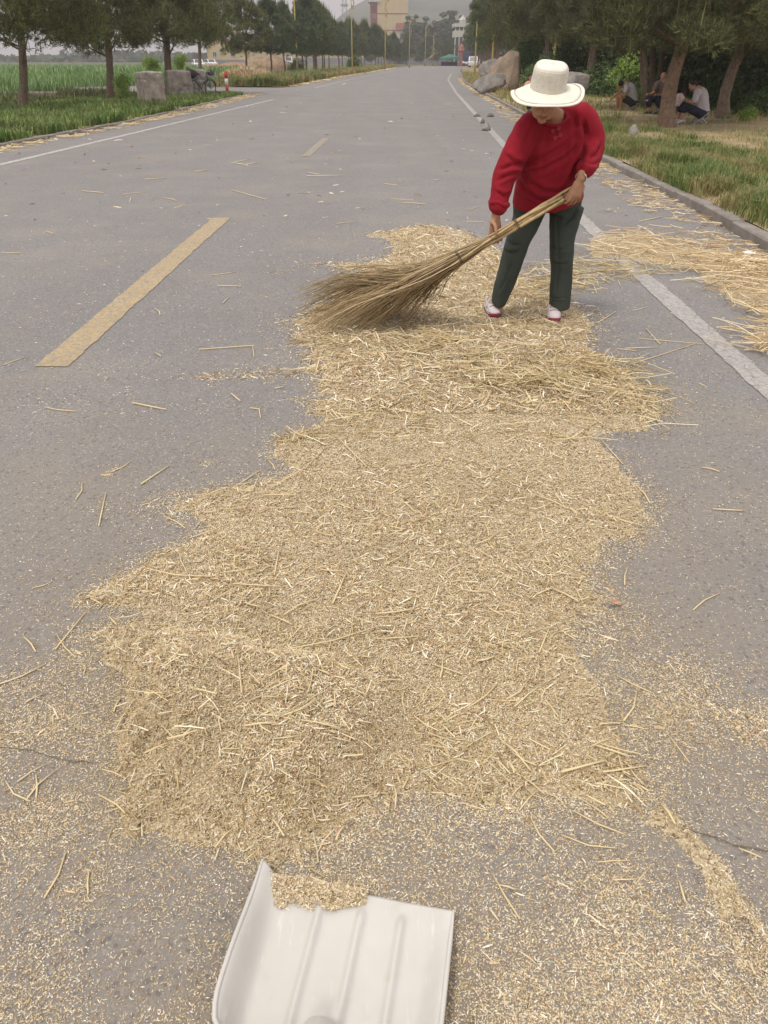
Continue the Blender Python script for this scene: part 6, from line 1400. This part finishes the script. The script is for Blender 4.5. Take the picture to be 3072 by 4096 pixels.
pieces('chopped_chaff', 42000, (1300, 1900), (150, 950), 23, M['chaff'], 'coarse brown and pale chips on the raised front mound of the heap', (.006, .013, .040), (.0014, .0032), lambda X, Y, F: sstep(-.05, .10, F[6]) * np.clip(.45 + 2 * F[0], .1, 1), lift=.010)
for cr in ([(-60, 1612), (20, 1618), (70, 1622), (120, 1640), (165, 1646), (215, 1650)], [(1470, 1785), (1500, 1798), (1545, 1808), (1580, 1826), (1625, 1833), (1720, 1850)]):
    rc = random.Random(len(cr) + int(cr[0][0])); pts = []
    for a_, b_ in zip(cr, cr[1:]):
        for j in range(6): p_ = G(a_[0] + (b_[0] - a_[0]) * j / 6, a_[1] + (b_[1] - a_[1]) * j / 6); pts.append((p_.x + rc.uniform(-.003, .003), p_.y + rc.uniform(-.002, .002), .0025))
    mb = MB(); vs = []
    for p_ in pts: w_ = rc.uniform(.0008, .0026); vs += [(p_[0], p_[1] - w_, .003), (p_[0], p_[1] + w_, .003)]
    mb.add(vs, [(2 * i, 2 * i + 2, 2 * i + 3, 2 * i + 1) for i in range(len(pts) - 1)]); tag(mb.build('road_crack', M['dirt_crack']), kind='structure')
# longer straws, joined
def straws(name, N, samp, seed, mat, label, Lr, Rr_, up=.02, bent=.3, kind='stuff'):
    r = np.random.RandomState(seed); X, Y, lift, dirn = samp(r, N); n = len(X); H = np.maximum(height(X, Y), 0)
    L = Lr[0] + (Lr[1] - Lr[0]) * r.rand(n) ** 1.8; R_ = Rr_[0] + (Rr_[1] - Rr_[0]) * r.rand(n)
    a = r.rand(n) * 6.283 if dirn is None else dirn; tl = r.randn(n) * .07 * (lift > .004)
    u = np.stack([np.cos(a) * np.cos(tl), np.sin(a) * np.cos(tl), np.sin(tl)], 1); s_ = np.stack([-np.sin(a), np.cos(a), 0 * a], 1); w_ = np.cross(u, s_)
    b2 = a + bent * r.randn(n); u2 = np.stack([np.cos(b2) * np.cos(tl), np.sin(b2) * np.cos(tl), np.sin(tl) * -.5], 1)
    Cc = np.stack([X, Y, H + R_ + lift * r.rand(n) + np.abs(np.sin(tl)) * L * .5], 1)
    P0 = Cc - u * (L / 2)[:, None]; P1 = Cc; P2 = Cc + u2 * (L / 2)[:, None]
    for p in (P0, P1, P2): p[:, 2] = np.maximum(p[:, 2], R_ + .001)
    Vs = []
    for p, k in ((P0, 1), (P1, 1), (P2, .8)):
        for c_, d_ in ((1, 0), (-.5, .87), (-.5, -.87)): Vs.append(p + s_ * (c_ * R_ * k)[:, None] + w_ * (d_ * R_ * k)[:, None])
    V = np.stack(Vs, 1).reshape(-1, 3); i = np.arange(n)[:, None] * 9
    Q = np.concatenate([i + np.array([[o + k, o + (k + 1) % 3, o + 3 + (k + 1) % 3, o + 3 + k]]) for o in (0, 3) for k in range(3)], 0)
    print(name, n); return tag(link(name, np_mesh(name, V, Q, mat)), label, 'straw', kind=kind)
def by_view(vr, hr, dfun, lift):
    def f(r, N):
        vx = hr[0] + (hr[1] - hr[0]) * r.rand(N); vy = vr[0] + (vr[1] - vr[0]) * r.rand(N); X, Y = Gn(vx, vy); F = fields(X, Y); k = r.rand(N) < dfun(X, Y, F); X, Y = X[k], Y[k]
        return X, Y, np.full(len(X), lift), None
    return f
dm = lambda X, Y, F: sstep(0, .05, F[2]) * np.clip(.4 + 2 * F[0] + F[1], .1, 1)
straws('chopped_straw', 9000, by_view((900, 2000), (180, 1500), dm, .008), 3, M['straw'], 'short chopped straw lying over the near heap', (.02, .085), (.0009, .0018), bent=.1)
straws('chopped_straw', 5200, by_view((485, 960), (560, 1500), dm, .012), 4, M['straw'], 'straw stalks lying over the far part of the heap behind the broom', (.05, .20), (.0015, .0026), bent=.15)
straws('straw_heap', 7000, by_view((690, 960), (820, 1560), lambda X, Y, F: sstep(-.22, .38, F[7]) * np.clip(.55 + 2.4 * F[1] + 1.5 * F[0], .06, 1), .03), 6, M['straw'], 'thick layer of long straw in front of the woman and her shoes', (.07, .34), (.0015, .0026))
straws('straw_heap', 4200, by_view((490, 800), (1230, 1900), lambda X, Y, F: sstep(-.12, .2, F[5]) * np.clip(.6 + 2 * F[1], .1, 1), .055), 7, M['straw_orange'], 'long golden straw heaped between the white edge line and the right kerb', (.12, .5), (.0020, .0034))
straws('straw_heap', 2200, by_view((490, 660), (1080, 1500), lambda X, Y, F: sstep(-.2, .1, F[8]) * .7, .015), 8, M['straw'], 'thin scatter of straw across the white edge line behind the woman', (.10, .35), (.0018, .003))
def along(line, y0, y1, o0, o1, N, lift, pw=1.):
    def f(r, n):
        Y = y0 + (y1 - y0) * r.rand(n) ** pw; X = np.interp(Y, [p[1] for p in line], [p[0] for p in line]) + o0 + (o1 - o0) * r.rand(n) ** 1.4
        k = r.rand(n) < np.clip(.5 + 2.6 * (fbm(X, Y, .5, 95, 3) - .45), .04, 1); return X[k], Y[k], np.full(k.sum(), lift), None
    return f
straws('kerb_straw', 3600, along(REDGE, 6.2, 30, -.04, -.62, 0, .03, 1.6), 9, M['straw_orange'], 'golden straw gathered in the gutter along the right kerb', (.06, .30), (.0022, .004))
straws('kerb_straw', 900, along(REDGE, 30, 80, -.05, -.35, 0, .02), 10, M['straw_orange'], 'pale straw along the far right kerb', (.15, .4), (.006, .010))
straws('kerb_straw', 2000, along(LEDGE, 13, 42, -.05, .6, 0, .03), 12, M['straw_orange'], 'reddish golden straw along the left road edge', (.10, .40), (.004, .008))
straws('kerb_straw', 1500, along(LEDGE, 54, 170, -.1, .5, 0, .02), 13, M['straw_orange'], 'pale straw along the far left road edge', (.3, .8), (.014, .022))
straws('verge_litter', 5000, along(REDGE, 6.5, 24, .2, 5.5, 0, .05), 14, M['straw_orange'], 'dry stalks caught in the grass of the right verge', (.06, .25), (.002, .004))
# single straw stalks one could pick up
def stalk(pts, r, label, bend=0, group='loose straw stalks', mat='straw'):
    q = MB(); w_ = []
    for p in pts:
        g = G(*p); h = float(max(height(np.array([g.x]), np.array([g.y]))[0], 0)); w_.append(Vector((g.x, g.y, h + r + .004 + (.006 if h > .002 else 0))))
    o = sum(w_, Vector()) / len(w_); q.tube([p - o for p in w_], [r, *([r] * (len(w_) - 2)), r * .8], 6, sub=1)
    return tag(q.build('straw_stalk', M[mat], None, True, loc=o), label, 'straw', group)
named = [([(430, 757), (546, 749), (549, 773)], .0032, 'long thin straw with a sharply bent end, left of the broom tips'), ([(287, 873), (360, 888)], .004, 'straight pale straw alone on the asphalt below the yellow dash'), ([(500, 853), (519, 869)], .004, 'short thick straw on the asphalt left of the heap'),
 ([(540, 884), (560, 886), (563, 905)], .0028, 'small L-shaped straw on the asphalt left of the heap'), ([(305, 1049), (366, 1008)], .003, 'thin slanting straw on the dark asphalt left of the heap'), ([(214, 1139), (229, 1068)], .0026, 'thin nearly upright looking straw beside a small chaff patch on the left'), ([(470, 619), (522, 620)], .0036, 'short level straw left of the broom'), ([(481, 657), (494, 644)], .003, 'tiny slanting straw left of the broom'),
 ([(120, 1406), (186, 1325)], .0022, 'dark greenish stalk pointing up to the heap at its left edge'), ([(726, 950), (792, 1020)], .0026, 'long pale straw slanting across the upper middle of the heap'), ([(719, 1318), (749, 1251)], .0030, 'bright thick straw standing out near the centre of the heap'), ([(505, 1278), (610, 1282)], .0024, 'long level straw left of the heap centre'), ([(625, 1434), (720, 1400), (822, 1368)], .0022, 'long brown stalk slanting over the lower heap'), ([(815, 1396), (905, 1391)], .0020, 'pale level straw right of the long brown stalk'),
 ([(1210, 1681), (1302, 1656)], .0034, 'thick whitish split straw at the lower right of the heap'), ([(1300, 1680), (1395, 1658)], .0022, 'brown stalk right of the whitish split straw'), ([(524, 1484), (534, 1592)], .0022, 'pale vertical straw in the lower left heap'), ([(413, 1392), (432, 1420), (449, 1453)], .0028, 'bright kinked straw in the lower left heap'), ([(640, 1490), (732, 1476)], .0026, 'whitish level straw in the lower middle of the heap'), ([(387, 1655), (388, 1718)], .0028, 'short bright vertical straw near the front slope of the heap'),
 ([(1427, 1741), (1441, 1765), (1455, 1791)], .0030, 'bright white straw at the start of the chaff ridge on the right'), ([(1162, 1424), (1186, 1366)], .0022, 'pale slanting straw right of the heap centre'), ([(594, 1258), (604, 1200)], .0024, 'pale upright straw in the left middle of the heap'), ([(318, 1240), (380, 1255), (460, 1262)], .0022, 'brown bent stalk at the left bulge of the heap'), ([(705, 975), (660, 1020), (590, 1060)], .0020, 'thin brown stalk along the left slope of the upper heap'), ([(560, 1020), (500, 1060)], .0024, 'brown stalk leaving the heap edge onto the asphalt'), ([(410, 1165), (475, 1150)], .002, 'thin stalk on the left tongue of the heap'),
 ([(1350, 755), (1420, 752)], .003, 'level straw on bare asphalt right of the woman'), ([(1395, 712), (1425, 745)], .0032, 'short thick straw crossing another on the asphalt right of the woman'), ([(1380, 733), (1520, 745)], .0022, 'long thin straw crossed by a short one right of the woman'), ([(1500, 745), (1360, 790)], .0024, 'long slanting straw between the heap and the white edge line'), ([(1290, 700), (1330, 675)], .003, 'short slanting straw on bare asphalt right of the left shoe'), ([(1300, 955), (1345, 1005)], .0024, 'thin stalk on the asphalt right of the heap'),
 ([(500, 353), (530, 357), (560, 352)], .007, 'pale stalk on the far asphalt left of the centre line'), ([(662, 381), (745, 380)], .006, 'long pale stalk on the far asphalt behind the broom'), ([(665, 374), (690, 378)], .006, 'short stalk crossing the long pale one on the far asphalt'), ([(505, 352), (540, 345)], .006, 'thin stalk crossing another beyond the yellow dash'), ([(178, 414), (225, 418)], .006, 'pale stalk on the asphalt near the left edge of the picture'), ([(420, 372), (450, 368)], .006, 'short stalk on the asphalt above the yellow dash'), ([(500, 412), (575, 432)], .005, 'thin stalk on the asphalt right of the yellow dash top'), ([(830, 398), (860, 402)], .005, 'pale stalk on the asphalt in the middle distance left of the woman'), ([(1430, 470), (1380, 480)], .005, 'pale stalk on the asphalt right of the woman near the white line')]
for p_, r_, l_ in named: stalk(p_, r_, l_)
rs = random.Random(21)
def stalk_label(vx, vy, on):
    if on: return 'pale straw stalk on ' + ('the far part of the heap behind the broom' if vy < 640 else 'the straw right in front of the woman' if vy < 950 and vx > 820 else 'the upper left of the heap below the broom' if vy < 950 else 'the left half of the middle of the heap' if vx < 760 and vy < 1380 else 'the right half of the middle of the heap' if vy < 1380 else 'the raised front mound of the heap' if vx < 850 else 'the lower right part of the heap')
    return 'thin pale straw stalk on ' + ('the far asphalt beyond the yellow centre dash' if vy < 470 else 'the asphalt left of the yellow centre dash' if vx < 480 - (vy - 470) * 1.3 and vy < 800 else 'the asphalt between the yellow dash and the broom' if vx < 800 and vy < 800 else 'the asphalt right of the woman' if vy < 1000 and vx > 800 else 'the bare asphalt left of the heap' if vx < 700 and vy < 1400 else 'the dusty asphalt at the lower left of the picture' if vx < 700 else 'the asphalt right of the heap' if vy < 1400 else 'the dusty asphalt at the lower right of the picture')
cnt = 0
while cnt < 150:
    vx = rs.uniform(-20, 1640); vy = 300 + 1650 * rs.random() ** .8
    g = G(vx, vy); 
    if not (-6 < g.x < 3.2): continue
    Fq = fields(np.array([g.x]), np.array([g.y])); on = Fq[2][0] > .03
    if Fq[5][0] > -.05: continue
    if not on and rs.random() < .45: continue
    if vy > 1850 and 440 < vx < 1000: continue
    a = rs.uniform(0, 3.14); l = rs.uniform(.025, .13) * (.7 + .22 * g.y); r = rs.uniform(.0012, .0021) * (1 + .14 * g.y)
    h0 = float(max(height(np.array([g.x]), np.array([g.y]))[0], 0)); z = h0 + r + (.012 if on else .003)
    d = Vector((math.cos(a), math.sin(a), 0)) * l / 2; nrm = Vector((-d.y, d.x, 0)) * rs.uniform(-.2, .2)
    o = MB().tube([-d, nrm, d], [r, r, r * .8], 5).build('straw_stalk', M['straw'], None, True, loc=(g.x, g.y, z)); tag(o, stalk_label(vx, vy, on), 'straw', 'loose straw stalks on the heap' if on else 'loose straw stalks on the asphalt'); cnt += 1
# fallen leaf on the chaff
p = G(1328, 1312); q = MB(); pts = [(-.022, 0), (-.014, .010), (-.004, .013), (.004, .009), (.010, .014), (.016, .005), (.024, .002), (.014, -.006), (.004, -.010), (-.010, -.009)]
q.add([(0, 0, .006)] + [(x, y, .002 + .005 * math.sin(x * 200 + y * 90)) for x, y in pts], [(0, i + 1, (i + 1) % 10 + 1) for i in range(10)])
tag(q.build('fallen_leaf', simple('dry_leaf', (.40, .24, .15), .8, scale=60, amt=.3), None, loc=(p.x, p.y, .02)), 'small curled brown leaf lying on the right side of the chaff', 'leaf')
# chaff riding on the lip of the shovel
r = np.random.RandomState(6); T_, O_, R_, F_ = SHV; n = 9000
u = -.93 + 1.05 * r.rand(n) ** 1.1; v = -.05 + .19 * r.rand(n) ** 1.3 * (1 - .55 * sstep(-.5, .25, u)); hh = .014 * np.clip(1 - v / .14, 0, 1) * np.clip(1.25 - (u + .6), .2, 1)
k = r.rand(n) < np.clip(1.5 - v * 11 + 4.5 * (fbm(u, v * 3, .07, 55) - .5), .03, 1) * np.clip(1.2 - sstep(-.2, .14, u), .1, 1); u, v, hh = u[k], v[k], hh[k]
px = O_.x + R_.x * u * .205 - F_.x * v * .36; py = O_.y + R_.y * u * .205 - F_.y * v * .36; pz = .013 + .03 * v + .02 * sstep(.8, 1, -u) + hh * r.rand(len(u))
a = r.rand(len(u)) * 6.28; tl = r.randn(len(u)) * .35; L = (.004 + .009 * r.rand(len(u))) * .85; W2 = .0012 + .0016 * r.rand(len(u))
uu = np.stack([np.cos(a) * np.cos(tl), np.sin(a) * np.cos(tl), np.sin(tl)], 1); ww = np.stack([-np.sin(a), np.cos(a), r.randn(len(u)) * .4], 1); cc = np.stack([px, py, pz], 1)
V = np.stack([cc - uu * L[:, None] / 2, cc + ww * W2[:, None] / 2, cc + uu * L[:, None] / 2, cc - ww * W2[:, None] / 2], 1).reshape(-1, 3)
tag(link('shovelled_chaff', np_mesh('shovelled_chaff', V, np.arange(len(V)).reshape(-1, 4), M['chaff'])), 'small pile of chaff scooped on the lip of the white shovel', 'chaff', kind='stuff')
# ------------------------------------------------------------ hazy air
def haze():
    q = MB().box((0, 950, 90), (4600, 2400, 190)); m = bpy.data.materials.new('hazy_air'); m.use_nodes = True; t = m.node_tree; t.nodes.remove(t.nodes['Principled BSDF'])
    v = t.nodes.new('ShaderNodeVolumePrincipled'); v.inputs['Color'].default_value = (.93, .90, .93, 1); v.inputs['Density'].default_value = .0009; v.inputs['Anisotropy'].default_value = .2
    t.links.new(v.outputs[0], t.nodes['Material Output'].inputs['Volume'])
    o = q.build('haze', m); tag(o, 'pale summer haze filling the whole view', 'haze', kind='stuff')
HAZE = True
if HAZE: haze()
